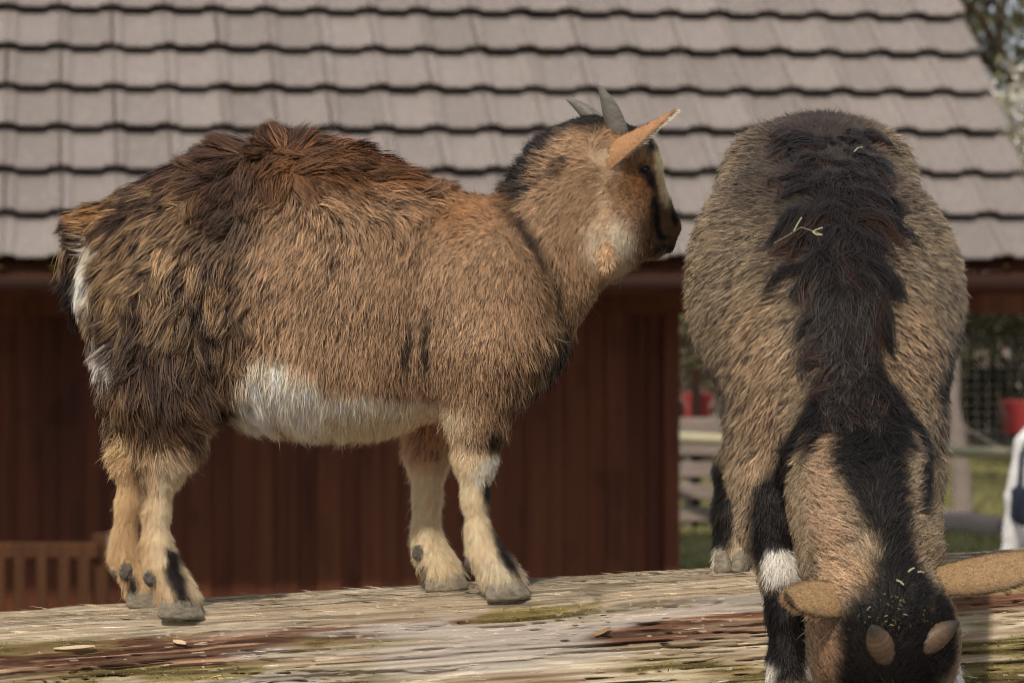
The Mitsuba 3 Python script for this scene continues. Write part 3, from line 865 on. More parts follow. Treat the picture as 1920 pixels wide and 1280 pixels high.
    mc = mix(np.broadcast_to(srgb(88, 80, 46), col.shape), srgb(144, 130, 80), sm(0.45, 0.6, n3))
    olive = sm(0.50, 0.62, m) * side
    col = mix(col, srgb(150, 136, 90), olive * 0.42)
    col = mix(col, mc, moss * 0.85)
    col = mix(col, srgb(226, 216, 196), sm(0.82, 0.86, n5) * 0.6)

    col = mix(col, srgb(58, 42, 34), np.clip(crack, 0, 1) * 0.6)
    P_, C_ = P.reshape(-1, 3), np.clip(col.reshape(-1, 3), 0.01, 0.8)
    i, j = np.meshgrid(np.arange(ns - 1), np.arange(nt), indexing='ij')
    j1 = (j + 1) % nt
    qd = np.stack([i * nt + j, i * nt + j1, (i + 1) * nt + j1, (i + 1) * nt + j], -1).reshape(-1, 4)
    f = np.vstack([qd[:, [0, 1, 2]], qd[:, [0, 2, 3]]])
    for e, flip in ((0, 1), (ns - 1, -1)):
        k = len(P_)
        ring = np.arange(nt) + e * nt
        P_ = np.vstack([P_, P_[ring].mean(0)])
        C_ = np.vstack([C_, srgb(170, 140, 100)])
        f = np.vstack([f, np.stack([ring, np.roll(ring, -1), np.full(nt, k)], 1)[:, ::flip]])
    mossy = np.argwhere((moss > 0.6) & (nrm[..., 1] < 0.3) & (X > -0.55) & (X < 0.6))
    return trimesh.Trimesh(P_, f, process=False), C_, P, nrm, mossy
lmesh, lcol, LP, LN, mossy = make_log()
scene['mat_log'] = {'type': 'twosided', 'bsdf': {'type': 'principled', 'base_color': VC, 'roughness': 0.85, 'specular': 0.2}}
log = thing('weathered_log', 'weathered flaking log with moss patches that both goats stand on', 'log')
obj('wood', lmesh, 'mat_log', log, smooth=True, color=lcol)
LTREE = cKDTree(LP[..., :2][LN[..., 2] > 0.3])
LTOP = LP[..., 2][LN[..., 2] > 0.3]
def settle(p):
    """the wood's height under a foot"""
    i = LTREE.query_ball_point(p[:2], 0.014)
    return float(np.percentile(LTOP[i], 75)) - 0.0012
def log_z(x, y):
    """height of the log's upper surface"""
    c = np.clip((y - LOG_Y) / LOG_A, -0.999, 0.999)
    return log_crest(x) - LOG_B + LOG_B * (1 - np.abs(c) ** LOG_N) ** (1 / LOG_N)
# moss: short upright shoots in the patches
r = np.random.default_rng(55)
k = mossy[r.integers(len(mossy), size=6000)]
root, nm = LP[k[:, 0], k[:, 1]], LN[k[:, 0], k[:, 1]]
root = root + r.normal(0, 0.0008, root.shape)
mc = np.array([srgb(104, 98, 46), srgb(146, 134, 72), srgb(78, 70, 34), srgb(176, 160, 100)])[r.integers(4, size=len(k))]
n = len(k)
v, f, nn, c = hairs(root - nm * 0.0006, nm, r.normal(size=(n, 3)), r.uniform(0.0015, 0.0045, n), np.full(n, 1.2), r, np.full(n, 1e6), np.full(n, 0.002), np.zeros(n), np.full(n, 0.0007), mc, 1.2, 0.0, srgb(40, 40, 20), wave=0.5, fine=True)
key = log + '__moss'
scene[key] = {'type': 'ply', 'filename': meshkit.write_ply((v, f), False, None, c, normals=nn), 'face_normals': False, 'bsdf': {'type': 'ref', 'id': 'mat_hair'}}
labels[key] = {'kind': 'stuff'}
# splinters standing off the wood
k = np.argwhere((LP[..., 0] > -0.55) & (LP[..., 0] < 0.55) & (LN[..., 1] < 0.35) & (LN[..., 2] > -0.3))
k = k[r.integers(len(k), size=15000)]
root, nm = LP[k[:, 0], k[:, 1]], LN[k[:, 0], k[:, 1]]
n = len(k)
v, f, nn, c = hairs(root - nm * 0.0005, nm, np.tile([1.0, 0, 0.065], (n, 1)) * r.choice([-1, 1], n)[:, None], r.uniform(0.005, 0.024, n) * r.uniform(0.5, 1.4, n), np.where(r.uniform(size=n) < 0.05, 0.16, 0.035), r, np.full(n, 1e6), np.full(n, 0.002), np.zeros(n), r.uniform(0.0004, 0.0013, n), lcol[k[:, 0] * LP.shape[1] + k[:, 1]] * np.exp(r.normal(0.05, 0.38, (n, 1))), 1.0, 0.0, srgb(40, 40, 20), wave=0.06, jitter=0.035)
key = log + '__splinters'
scene[key] = {'type': 'ply', 'filename': meshkit.write_ply((v, f), False, None, c, normals=nn), 'face_normals': False, 'bsdf': {'type': 'ref', 'id': 'mat_log'}}
labels[key] = {'kind': 'stuff'}
# loose chips
scene['mat_chip'] = princ(srgb(214, 190, 158), 0.8, 0.2)
scene['mat_chip_dark'] = princ(srgb(166, 136, 104), 0.8, 0.2)
def chip(px, py, length, width, ang, label, mat='mat_chip', depth=None):
    # where the line of sight meets the log
    d0 = ray_dir(px, py)
    tt = np.linspace(2.9, 3.4, 1500)
    pp = np.array([0, 0, EYE]) + tt[:, None] * d0
    i = cKDTree(LP[::2, ::2].reshape(-1, 3))
    dist, w = i.query(pp)
    j = int(np.argmax(dist < 0.0025)) if (dist < 0.0025).any() else int(np.argmin(dist))
    wi = w[j]
    nmm = LN[::2, ::2].reshape(-1, 3)[wi]
    ax = unit(np.array([math.cos(ang), -0.1, math.sin(ang)]) - nmm * (np.array([math.cos(ang), -0.1, math.sin(ang)]) @ nmm))
    m = trimesh.creation.box(extents=(length, width, 0.0012)).subdivide().subdivide()
    v = np.array(m.vertices)
    v[:, 1] *= 1 - 0.55 * (v[:, 0] / length * 2) ** 2 * (0.5 + meshkit.noise(v * 300, 3))
    v[:, 2] += 0.0012 * np.sin(v[:, 0] / length * 4) + 0.0008 * (meshkit.noise(v * 400, 5) - 0.5)
    fr = np.array([ax, unit(np.cross(nmm, ax)), nmm])
    tag(obj('wood_chip', trimesh.Trimesh(v @ fr + pp[j] + nmm * 0.0014, m.faces, process=False), mat), label, 'wood chip')
chip(337, 1204, 0.013, 0.0042, -0.25, 'small white wood chip on the brown band of the log below the rear hooves')
chip(140, 1214, 0.038, 0.0035, 0.10, 'long pale splinter of wood on the mossy log near its broken end')
chip(1130, 1183, 0.016, 0.004, 0.5, 'thin dark chip of wood on the log between the two goats', 'mat_chip_dark')
# chip(745, 1160, 0.018, 0.005, 0.05, 'flat pale flake of wood on the log under the front hooves')
# chip(440, 1172, 0.022, 0.005, 0.0, 'flat tan flake of wood right of the rear hooves', 'mat_chip_dark')

# a lower log in front, under the second goat's forefeet, and the posts that carry both
low_c = at(1600, 1400, 2.86)
L2 = thing('lower_log', 'lower round log in front of the weathered log, under the forefeet of the second goat', 'log')
obj('wood', tube(np.array([[x, low_c[1], low_c[2] - 0.105 + 0.05 * x] for x in np.linspace(-0.9, 1.1, 12)]), 0.105 * (1 + 0.04 * np.sin(np.arange(12) * 2.1)), 28), 'mat_grey_wood', L2, smooth=40)
for k, (x, y, zt) in enumerate(((-0.75, LOG_Y, log_crest(-0.75) - 0.2), (0.8, LOG_Y, log_crest(0.8) - 0.2))):
    tag(obj('support_post', tube(np.array([[x, y, -0.02], [x, y, zt]]), 0.07, 14), 'mat_grey_wood', smooth=40), ('round post under the low end of the weathered log', 'round post under the high end of the weathered log')[k], 'post')
for k, x in enumerate((-0.7, 0.9)):
    tag(obj('support_post', tube(np.array([[x, low_c[1], -0.02], [x, low_c[1], low_c[2] - 0.17 + 0.05 * x]]), 0.06, 14), 'mat_grey_wood', smooth=40), ('round post under the low end of the lower log', 'round post under the high end of the lower log')[k], 'post')

# ------------------------------------------------------------------ first goat: standing side-on, tan and brown
G1 = 3.20
def g1(px, py, dy=0.0):
    return at(px, py, G1 + dy)
PX = G1 / 6400
goat = thing('goat', 'tan and brown shaggy goat kid with a white belly standing side-on on the log', 'goat')
B = Body((-0.46, 3.0, EYE - 0.40), (0.20, 3.40, EYE + 0.16), 0.0042)
e1 = lambda px, py, dy, rx, rz, ry, k=0.02: B.ell(g1(px, py, dy), np.array([rx, ry, rz]) * PX, k)
c1 = lambda a, b, ra, rb, k=0.018, flat=1.0: B.cone(g1(*a), g1(*b), ra * PX, rb * PX, k, flat)
# trunk
e1(520, 522, 0, 300, 258, 195)
e1(312, 545, 0, 152, 186, 158, 0.04)
e1(680, 565, 0, 240, 235, 200, 0.04)
e1(855, 568, 0, 190, 202, 165, 0.03)
e1(935, 630, 0, 104, 116, 106, 0.03)
e1(610, 685, 0, 215, 106, 178, 0.04)
c1((168, 425, 0), (255, 430, 0), 24, 60, 0.02)
# thighs
for s in (-1, 1):
    e1(300 - 10 * (s > 0), 680, 0.062 * s, 100, 150, 66, 0.03)
    e1(905, 610, 0.060 * s, 112, 150, 52, 0.03)
# neck
c1((968, 495, 0), (1080, 340, 0.0), 104, 88, 0.02, 0.66)
c1((965, 560, 0), (1078, 440, 0.0), 98, 66, 0.03, 0.66)
c1((1000, 590, 0), (1088, 492, 0.0), 60, 52, 0.02, 0.66)
c1((1040, 380, 0), (1090, 300, 0), 70, 62, 0.02, 0.6)
# near hind leg, far hind leg
B.chain([g1(315, 750, -0.058), g1(312, 830, -0.052), g1(298, 885, -0.050), g1(292, 960, -0.050), g1(294, 1020, -0.050), g1(303, 1062, -0.050), g1(328, 1106, -0.050), g1(338, 1122, -0.050)], np.array([78, 54, 31, 20, 21, 28, 30, 30]) * PX, 0.014)
B.chain([g1(270, 750, 0.05), g1(262, 820, 0.046), g1(246, 868, 0.044), g1(240, 950, 0.044), g1(232, 1010, 0.044), g1(233, 1045, 0.044), g1(262, 1092, 0.044), g1(272, 1108, 0.044)], np.array([76, 52, 28, 20, 20, 26, 28, 28]) * PX, 0.014)
# near foreleg, far foreleg
B.chain([g1(905, 660, -0.052), g1(893, 780, -0.048), g1(891, 862, -0.046), g1(890, 935, -0.046), g1(898, 1000, -0.046), g1(909, 1040, -0.046), g1(936, 1074, -0.046), g1(948, 1090, -0.046)], np.array([95, 52, 34, 18, 19, 26, 30, 31]) * PX, 0.014)
B.chain([g1(850, 700, 0.05), g1(812, 790, 0.046), g1(802, 862, 0.044), g1(801, 940, 0.044), g1(799, 1000, 0.044), g1(806, 1035, 0.044), g1(826, 1066, 0.044), g1(836, 1080, 0.044)], np.array([85, 52, 37, 24, 24, 29, 31, 31]) * PX, 0.014)
# head, turned away and down
e1(1128, 305, 0.004, 78, 78, 72, 0.02)
e1(1182, 298, 0.024, 54, 54, 50, 0.02)
e1(1150, 385, 0.000, 76, 92, 52, 0.02)
c1((1142, 425, 0.004), (1222, 458, 0.046), 60, 30, 0.016)
c1((1192, 335, 0.030), (1246, 418, 0.066), 48, 27, 0.014)
e1(1254, 430, 0.072, 22, 22, 22, 0.01)
c1((1212, 450, 0.046), (1250, 460, 0.066), 26, 17, 0.008)
c1((1105, 455, 0), (1150, 462, 0.01), 48, 44, 0.02)
e1(1203, 300, 0.000, 16, 10, 12, 0.010)
B.cone(g1(1228, 446, 0.030), g1(1274, 448, 0.060), 3.0 * PX, 2.5 * PX, 0.004, cut=True)
B.cone(g1(1205, 319, -0.028), g1(1209, 320, 0.0), 9 * PX, 7 * PX, 0.006, cut=True)
# tail
B.chain([g1(180, 415, 0.0), g1(148, 470, 0.030), g1(138, 590, 0.050)], np.array([24, 22, 12]) * PX, 0.012)
skin = B.mesh()

def p1(px, py):
    q = g1(px, py)
    return (q[0], q[2])
def P1(*pts):
    return [p1(x, y) for x, y in pts]
TAN, CREAM, WHITE, BLACK = srgb(178, 146, 114), srgb(236, 213, 178), srgb(252, 242, 220), srgb(34, 30, 30)
BROWN, DKBR, RUST, REAR = srgb(100, 72, 54), srgb(64, 48, 39), srgb(150, 90, 48), srgb(146, 119, 88)
q = PX
MARKS1 = [
    (P1((150, 420), (300, 420), (330, 640), (260, 740)), [130 * q, 150 * q, 140 * q, 120 * q], REAR, 0.06, None),
    (P1((330, 300), (460, 260), (600, 260), (740, 290), (800, 320)), [60 * q, 60 * q, 65 * q, 60 * q, 35 * q], BROWN, 0.035, None),
    (P1((420, 350), (600, 320), (770, 330)), 45 * q, srgb(120, 80, 48), 0.05, None),
    (P1((400, 330), (470, 330), (440, 430)), 40 * q, DKBR, 0.05, None),
    (P1((190, 660), (300, 680), (420, 730)), 60 * q, srgb(96, 76, 62), 0.05, None),
    (P1((250, 770), (420, 780)), 30 * q, srgb(104, 76, 50), 0.04, None),
    (P1((455, 480), (465, 640)), 12 * q, DKBR, 0.03, None),
    (P1((806, 575), (800, 640), (803, 680)), 4 * q, srgb(40, 32, 28), 0.006, None), (P1((776, 600), (764, 670)), 3 * q, srgb(48, 36, 30), 0.006, None), (P1((640, 440), (636, 500)), 3 * q, srgb(52, 38, 30), 0.006, None), (P1((608, 520), (606, 560)), 4 * q, srgb(48, 36, 30), 0.006, None),
    (P1((985, 300), (1030, 320), (1060, 300)), 3 * q, srgb(70, 52, 40), 0.007, None), (P1((1000, 345), (1060, 318)), 3 * q, srgb(74, 56, 42), 0.007, None),
    # belly
    (P1((420, 800), (500, 745), (520, 720), (600, 775), (720, 780), (800, 790)), [25 * q, 50 * q, 60 * q, 60 * q, 52 * q, 40 * q], WHITE, 0.022, None),
    (P1((490, 690), (520, 740)), [18 * q, 40 * q], WHITE, 0.020, None),
    (P1((640, 800), (760, 790), (860, 785)), [45 * q, 45 * q, 18 * q], srgb(222, 204, 172), 0.028, None),
    # neck ridge and shoulder stripe
    (P1((810, 318), (900, 348), (955, 345), (992, 278), (1032, 228), (1085, 216)), [20 * q, 34 * q, 40 * q, 36 * q, 26 * q, 18 * q], BLACK, 0.010, None),
    (P1((925, 350), (975, 420), (1010, 480), (1045, 550), (1058, 640)), [24 * q, 13 * q, 7 * q, 4 * q, 9 * q], srgb(58, 47, 40), 0.014, None),
    (P1((1070, 640), (1040, 690), (985, 750)), [26 * q, 26 * q, 14 * q], srgb(44, 34, 28), 0.03, None),
    (P1((900, 380), (860, 400)), 40 * q, srgb(176, 132, 92), 0.05, None),
    (P1((1125, 520), (1105, 590)), 20 * q, srgb(208, 176, 136), 0.03, None),
    # legs
    (P1((300, 900), (292, 960), (300, 1060), (330, 1120)), 75 * q, CREAM, 0.03, None),
    (P1((240, 860), (235, 960), (240, 1050), (265, 1110)), 60 * q, srgb(214, 182, 138), 0.03, None),
    (P1((802, 870), (800, 960), (806, 1040), (830, 1090)), 70 * q, CREAM, 0.04, None),
    (P1((880, 900), (885, 960), (905, 1040), (940, 1090)), 60 * q, CREAM, 0.04, None),
    (P1((800, 800), (806, 840)), 30 * q, srgb(190, 140, 100), 0.04, 1),
    (P1((950, 1060), (945, 1090)), 34 * q, srgb(226, 210, 180), 0.02, None),
    (P1((930, 790), (924, 826)), [8 * q, 14 * q], BLACK, 0.010, -1),
    (P1((925, 858), (908, 878)), 18 * q, WHITE, 0.012, -1),
    (P1((918, 905), (926, 985), (948, 1036), (966, 1058)), [7 * q, 9 * q, 7 * q, 5 * q], BLACK, 0.008, -1),
    (P1((985, 1080), (992, 1105)), 8 * q, BLACK, 0.008, -1),
    (P1((264, 850), (272, 900), (266, 940)), [12 * q, 15 * q, 8 * q], srgb(84, 58, 42), 0.02, -1),
    (P1((330, 1025), (345, 1085), (366, 1132)), [10 * q, 11 * q, 9 * q], BLACK, 0.008, -1),
    (P1((240, 1085), (246, 1120)), 10 * q, BLACK, 0.008, None),
    (P1((790, 1075), (800, 1095)), 8 * q, srgb(60, 52, 46), 0.01, 1),
    # rump patches and tail
    (P1((176, 470), (158, 530), (150, 560)), [20 * q, 28 * q, 10 * q], srgb(240, 236, 224), 0.014, None),
    (P1((196, 640), (225, 665)), 22 * q, srgb(214, 206, 196), 0.02, None),
    (P1((128, 480), (132, 560), (150, 640)), [16 * q, 20 * q, 20 * q], srgb(26, 22, 24), 0.012, 1),
    (P1((140, 408), (200, 395)), 26 * q, srgb(170, 126, 80), 0.03, None),
    # face
    (P1((1150, 460), (1195, 465)), [46 * q, 26 * q], srgb(248, 232, 206), 0.03, None),
    (P1((1150, 500), (1190, 495)), 16 * q, srgb(228, 212, 184), 0.02, None),
    (P1((1175, 300), (1205, 360)), 34 * q, srgb(154, 108, 70), 0.04, None),
    (P1((1222, 410), (1215, 470)), [14 * q, 26 * q], srgb(140, 102, 70), 0.03, None),
    (P1((1255, 385), (1272, 440)), 28 * q, srgb(126, 98, 74), 0.02, None), (P1((1258, 372), (1278, 405)), 6 * q, srgb(60, 46, 38), 0.008, None), (P1((1238, 448), (1260, 447), (1278, 450)), 3 * q, srgb(40, 30, 26), 0.005, None),
    (P1((1218, 332), (1230, 385), (1236, 430), (1240, 452)), [8 * q, 9 * q, 7 * q, 8 * q], BLACK, 0.006, None),
    (P1((1240, 462), (1262, 464)), [13 * q, 13 * q], srgb(26, 22, 20), 0.010, None),
    (P1((1244, 270), (1248, 300), (1247, 350), (1252, 385)), [15 * q, 20 * q, 16 * q, 7 * q], srgb(246, 226, 190), 0.007, None),
    (P1((1208, 252), (1222, 280)), [10 * q, 9 * q], BLACK, 0.010, None),
    (P1((1105, 222), (1150, 236), (1205, 238)), 24 * q, srgb(40, 36, 34), 0.014, None),
    (P1((1124, 300), (1150, 312)), 11 * q, srgb(232, 214, 184), 0.02, None),
    (P1((1136, 258), (1146, 270)), 8 * q, srgb(196, 152, 110), 0.02, None),
    (P1((1128, 340), (1136, 480)), 9 * q, srgb(214, 184, 150), 0.02, None),
    (P1((1207, 320),), 12 * q, srgb(50, 36, 28), 0.006, None),
    (P1((1270, 408), (1278, 416)), 6 * q, srgb(22, 18, 18), 0.006, None),
]
def colour1(p):
    p2 = np.c_[p[:, 0], p[:, 2]]
    base = np.tile(TAN, (len(p), 1)) * (0.92 + 0.2 * meshkit.fbm(p * 28, 3, 9))[:, None]
    c = spots(p2, p[:, 1] - G1, base, MARKS1, 21)
    # dark locks between the lighter ones in the long coat of the hindquarters
    back = np.maximum(np.clip((p1(470, 0)[0] - p[:, 0]) / 0.03, 0, 1), np.clip((p[:, 2] - p1(0, 350)[1]) / 0.03, 0, 0.6) * (p[:, 0] < p1(820, 0)[0])) * np.clip((p[:, 2] - p1(0, 830)[1]) / 0.03, 0, 1) * (c.mean(1) < 0.4)
    s = meshkit.fbm(np.c_[p[:, 0] * 95 + p[:, 2] * 25, p[:, 2] * 20, p[:, 1] * 40], 3, 13)
    w = np.clip((s - 0.515) / 0.08, 0, 1) * back
    return c * (1 - w[:, None]) + DKBR * w[:, None]
obj('body', skin, 'mat_skin', goat, smooth=True, color=colour1(np.array(skin.vertices)) * 0.8)

def gd(px, py, dx, dz, L, lift, dl=0.0):
    return (p1(px, py), (dx, dl, -dz), L, lift)
GUIDES1 = [gd(*a) for a in [
    (140, 405, -1, .15, 34, .35), (200, 370, -1, .45, 28, .18), (300, 310, -.9, .5, 28, .2), (420, 255, -.6, -.1, 28, .6), (500, 242, -.1, -.8, 28, .7), (560, 240, .25, -1, 44, 1.2), (610, 242, .35, -1, 48, 1.3), (680, 250, .45, -1, 48, 1.3), (745, 272, .5, -.9, 44, 1.0), (800, 312, .8, -.2, 34, .6), (700, 300, .7, -.1, 30, .5), (600, 290, .6, .2, 28, .5), (500, 290, -.1, .7, 26, .45),
    (780, 340, .8, .5, 26, .5), (650, 345, .4, .8, 20, .35), (520, 330, -.2, 1, 26, .4), (420, 400, -.5, 1, 28, .25), (250, 450, -.55, .85, 34, .2), (160, 500, -.8, .6, 38, .4), (200, 560, -.6, .8, 34, .25), (300, 600, -.25, 1, 34, .2), (420, 600, -.1, 1, 32, .2), (455, 690, .1, 1, 26, .2),
    (200, 660, -.6, .8, 34, .3), (180, 720, -.7, .7, 32, .35), (300, 720, .3, 1, 32, .25), (380, 755, .7, .7, 30, .3), (430, 800, .8, .5, 24, .3), (250, 795, -.2, 1, 24, .3), (540, 450, -.45, 1, 17, .15), (560, 600, -.3, 1, 16, .13), (700, 500, -.4, 1, 15, .12), (700, 640, -.2, 1, 16, .13), (850, 420, -.6, .8, 13, .15), (900, 370, -.9, .3, 13, .2),
    (850, 560, -.25, 1, 14, .13), (950, 600, -.2, 1, 16, .15), (1045, 660, .3, 1, 24, .4), (985, 745, .3, 1, 22, .3), (900, 740, 0, 1, 15, .2), (550, 750, -.05, 1, 18, .2), (700, 780, -.05, 1, 18, .25), (820, 770, .1, 1, 16, .2), (600, 810, .0, 1, 20, .35),
    (960, 450, -.5, .85, 12, .2), (1050, 400, -.6, .7, 11, .2), (1090, 530, -.1, 1, 13, .2), (1115, 560, .3, 1, 14, .35), (975, 310, -.75, -.6, 20, .6), (1010, 255, -.8, -.5, 17, .6), (880, 340, -1, .1, 16, .35), (1100, 250, -.9, -.1, 9, .25), (1160, 245, -.8, -.4, 9, .3), (1220, 270, -.3, -1, 9, .3), (1240, 330, -.4, -.8, 7, .3),
    (1150, 380, -.7, .5, 7, .15), (1200, 390, -.6, -.2, 5, .12), (1255, 425, -.6, -.5, 3, .12), (1240, 465, -.8, .1, 4, .2), (1175, 475, -.3, .9, 11, .25), (1140, 500, -.2, 1, 13, .3), (890, 850, -.1, 1, 12, .25), (895, 960, -.2, 1, 11, .25), (935, 1065, .3, 1, 12, .2), (800, 880, -.15, 1, 13, .3), (775, 830, -.5, 1, 18, .45), (800, 1000, -.25, 1, 12, .35), (828, 1075, .2, 1, 12, .2),
    (300, 880, 0, 1, 14, .25), (345, 850, .5, .8, 18, .45), (292, 960, 0, 1, 11, .2), (240, 930, -.2, 1, 12, .25), (228, 1025, -.35, 1, 14, .4), (330, 1095, .3, 1, 13, .2), (262, 1095, .1, 1, 13, .2), (212, 842, -.7, .5, 18, .6)]]
tail_px = p1(150, 560)

def grow1(n, r, keep=None):
    w = np.where(skin.triangles_center[:, 1] < G1 + 0.035, 1.0, 0.13)
    w = w * np.where(skin.triangles_center[:, 0] > g1(1100, 300)[0], 2.2, 1.0) * np.where(skin.triangles_center[:, 2] < g1(0, 850)[2], 1.6, 1.0)
    p, fi = scatter(skin, n, r, w)
    nrm = B.normal(p)
    A = (skin.area_faces * w).sum()
    dens = n / A * w[fi]
    p2 = np.c_[p[:, 0], p[:, 2]]
    V = comb(p2, GUIDES1)
    d, L, lift = V[:, :3].copy(), V[:, 3] / 1000, V[:, 4]
    # hair falls away from the spine to either side
    side = np.sign(p[:, 1] - G1)
    return p, nrm, dens, p2, d, L, lift

EYE1 = B.hit(1207, 319)
r = np.random.default_rng(101)
p, nrm, dens, p2, d, L, lift = grow1(345000, r)
L = np.maximum(L, 0.006)
near_tail = (p[:, 1] > G1 + 0.012) & (p2[:, 0] < p1(172, 0)[0]) & (p2[:, 1] < p1(0, 440)[1])
d[near_tail] = [-0.5, 0.3, -1.0]
L[near_tail] = 0.045
lift[near_tail] = 0.5
col = colour1(p)
shag = np.clip((L - 0.0165) / 0.011, 0, 1)
L = np.where(shag > 0, L, np.minimum(L, 0.0050 + 0.33 * L))
L = np.where(p2[:, 1] < p1(0, 300)[1], np.minimum(L, 0.029), L)
feet = p[:, 2] < log_crest(p[:, 0]) + 0.026
d[feet] = [0.05, 0, -1.0]
legs = (p2[:, 1] < p1(0, 850)[1])
EARB, EARAX = B.hit(1142, 274), unit(g1(1264, 215, -0.056) - g1(1130, 276, -0.030))
collar = np.clip(1.3 - np.linalg.norm((p - EARB) * [1, 0.6, 1], axis=1) / 0.022, 0, 1)
d = d * (1 - collar[:, None]) + collar[:, None] * EARAX
L = L * (1 - collar) + 0.011 * collar
lift = lift * (1 - collar) + 0.55 * collar
L = np.where(feet, 0.013, np.where(legs, L * 0.8, L))
lift = np.where(legs, lift * 0.8, lift)
thin = np.where(legs | (p2[:, 0] > p1(1060, 0)[0]), 0.7, 1.0)
# the comb wanders a little, more in the long coat
d = d + (0.55 * shag + 0.20)[:, None] * (np.stack([meshkit.fbm(p * 34 + k * 50, 3, k) for k in range(3)], 1) - 0.5) * 2
clump_r = 0.0013 + 0.0055 * shag
clump_f = 0.18 + 0.65 * shag
lum = col.mean(1)
dark_p = np.where(lum > 0.42, 0.01, np.where(lum < 0.05, 0.0, 0.24 - 0.02 * shag))
tip = np.where(lum > 0.4, 1.0, 1.34 - 0.16 * shag)
pool = r.uniform(size=len(p))
bare = np.linalg.norm((p - EYE1) * [1, 0.5, 1.5], axis=1) < 0.0095
long = (shag > 0.15) & (pool < 0.46)
short = (shag <= 0.15) & ~bare
face = p2[:, 0] > p1(1130, 0)[0]
L = np.where(face & (p2[:, 1] > p1(0, 455)[1]), np.minimum(L, 0.0052), L)
packs = []
for sel, fine in ((long, False), (short, True)):
    packs.append(hairs(p[sel], nrm[sel], d[sel], L[sel], lift[sel], r, dens[sel], clump_r[sel], clump_f[sel], (0.00044 * thin + 0.00050 * shag)[sel], col[sel], tip[sel], dark_p[sel], srgb(64, 48, 38), wave=0.22, droop=0.05, jitter=0.26, fine=fine, tuft=0.20 if not fine else 0.12))
# stray single hairs along belly, breast and back
n = 1000
ps, fi = scatter(skin, n, r)
ns = B.normal(ps)
Vs = comb(np.c_[ps[:, 0], ps[:, 2]], GUIDES1)
stray = hairs(ps, ns, Vs[:, :3], np.minimum(Vs[:, 3] / 1000, 0.018) * 1.35 + 0.004, Vs[:, 4] + 0.55, r, np.full(n, 1.0), np.full(n, 0.002), np.zeros(n), np.full(n, 0.00035), colour1(ps), 1.2, 0.1, srgb(60, 45, 36), wave=0.5, jitter=0.4)
coat('fur', goat, packs + [stray])

# horns, ears, eyes, wattles, hooves, calluses
horn(g1(1158, 252, -0.010), g1(1121, 159, -0.020), 21 * PX, np.array([0.002, 0, 0.0015]), goat, 'mat_horn')
horn(g1(1132, 246, 0.026), g1(1062, 186, 0.040), 19 * PX, np.array([0.001, 0, 0.003]), goat, 'mat_horn')
ear(B.hit(1130, 276) + [0, 0.011, 0], g1(1264, 215, -0.056) - g1(1130, 276, -0.030), np.array([0.35, 0.30, -0.9]), 0.076, 0.054, goat, srgb(178, 136, 100), srgb(228, 214, 188), r, 1.0, (0, 0, 0.004), n=6500, hair=0.0032)
ear(g1(1160, 285, 0.062), np.array([0.35, 0.85, 0.15]), np.array([0.6, -0.2, -0.7]), 0.075, 0.034, goat, srgb(196, 138, 84), srgb(222, 205, 176), r, 0.85, n=1200)
for dyy in (0,):
    c = B.hit(1207, 319)
    c = EYE1 + ray_dir(1207, 319) * 0.0042
    obj('eye', trimesh.Trimesh(trimesh.creation.icosphere(3, 0.0076).vertices + c, trimesh.creation.icosphere(3, 1).faces, process=False), 'mat_eye', goat, smooth=True)
    m = trimesh.creation.icosphere(3, 1.0)
    iv = m.vertices * np.array([0.0058, 0.003, 0.0029]) + c + np.array([0.0002, -0.0058, 0.0014])
    obj('iris', trimesh.Trimesh(iv, m.faces, process=False), 'mat_iris', goat + '__eye', label='narrow blue iris', smooth=True)
    lid = np.array([c + np.array([0.0088 * math.cos(a), -0.0048 - 0.0008 * math.cos(a), 0.0042 * math.sin(a) + (0.0005 if math.sin(a) > 0 else 0)]) for a in np.linspace(0, 2 * math.pi, 25)])
    obj('eyelid', tube(lid, 0.0012, 8), 'mat_callus', goat + '__eye', smooth=60)
for (px, py, dyy) in ((1138, 478, -0.052), (1150, 490, 0.035)):
    top = B.hit(px, py - 14) if dyy < 0 else g1(px, py - 14, dyy)
    m = hull_of([(top + [0, 0.003, 0], 0.005), (top + [0.0005, -0.001, -0.010], 0.0065), (top + [0.001, -0.001, -0.017], 0.0058)], 0.003)
    k = obj('wattle', m, 'mat_skin', goat, smooth=True, color=np.tile(srgb(206, 174, 138), (len(m.vertices), 1)))
    pw, fw_ = scatter(m, 2200, r)
    nw = m.face_normals[fw_]
    coat('hair', k, [hairs(pw, nw, np.tile([-0.1, 0, -1.0], (2200, 1)), np.full(2200, 0.0085), np.full(2200, 0.5), r, np.full(2200, 4e6), np.full(2200, 0.001), np.full(2200, 0.3), np.full(2200, 0.0006), np.tile(srgb(206, 174, 138), (2200, 1)), 1.1, 0.05, DKBR)])
LAT = np.array([0, 1.0, 0])
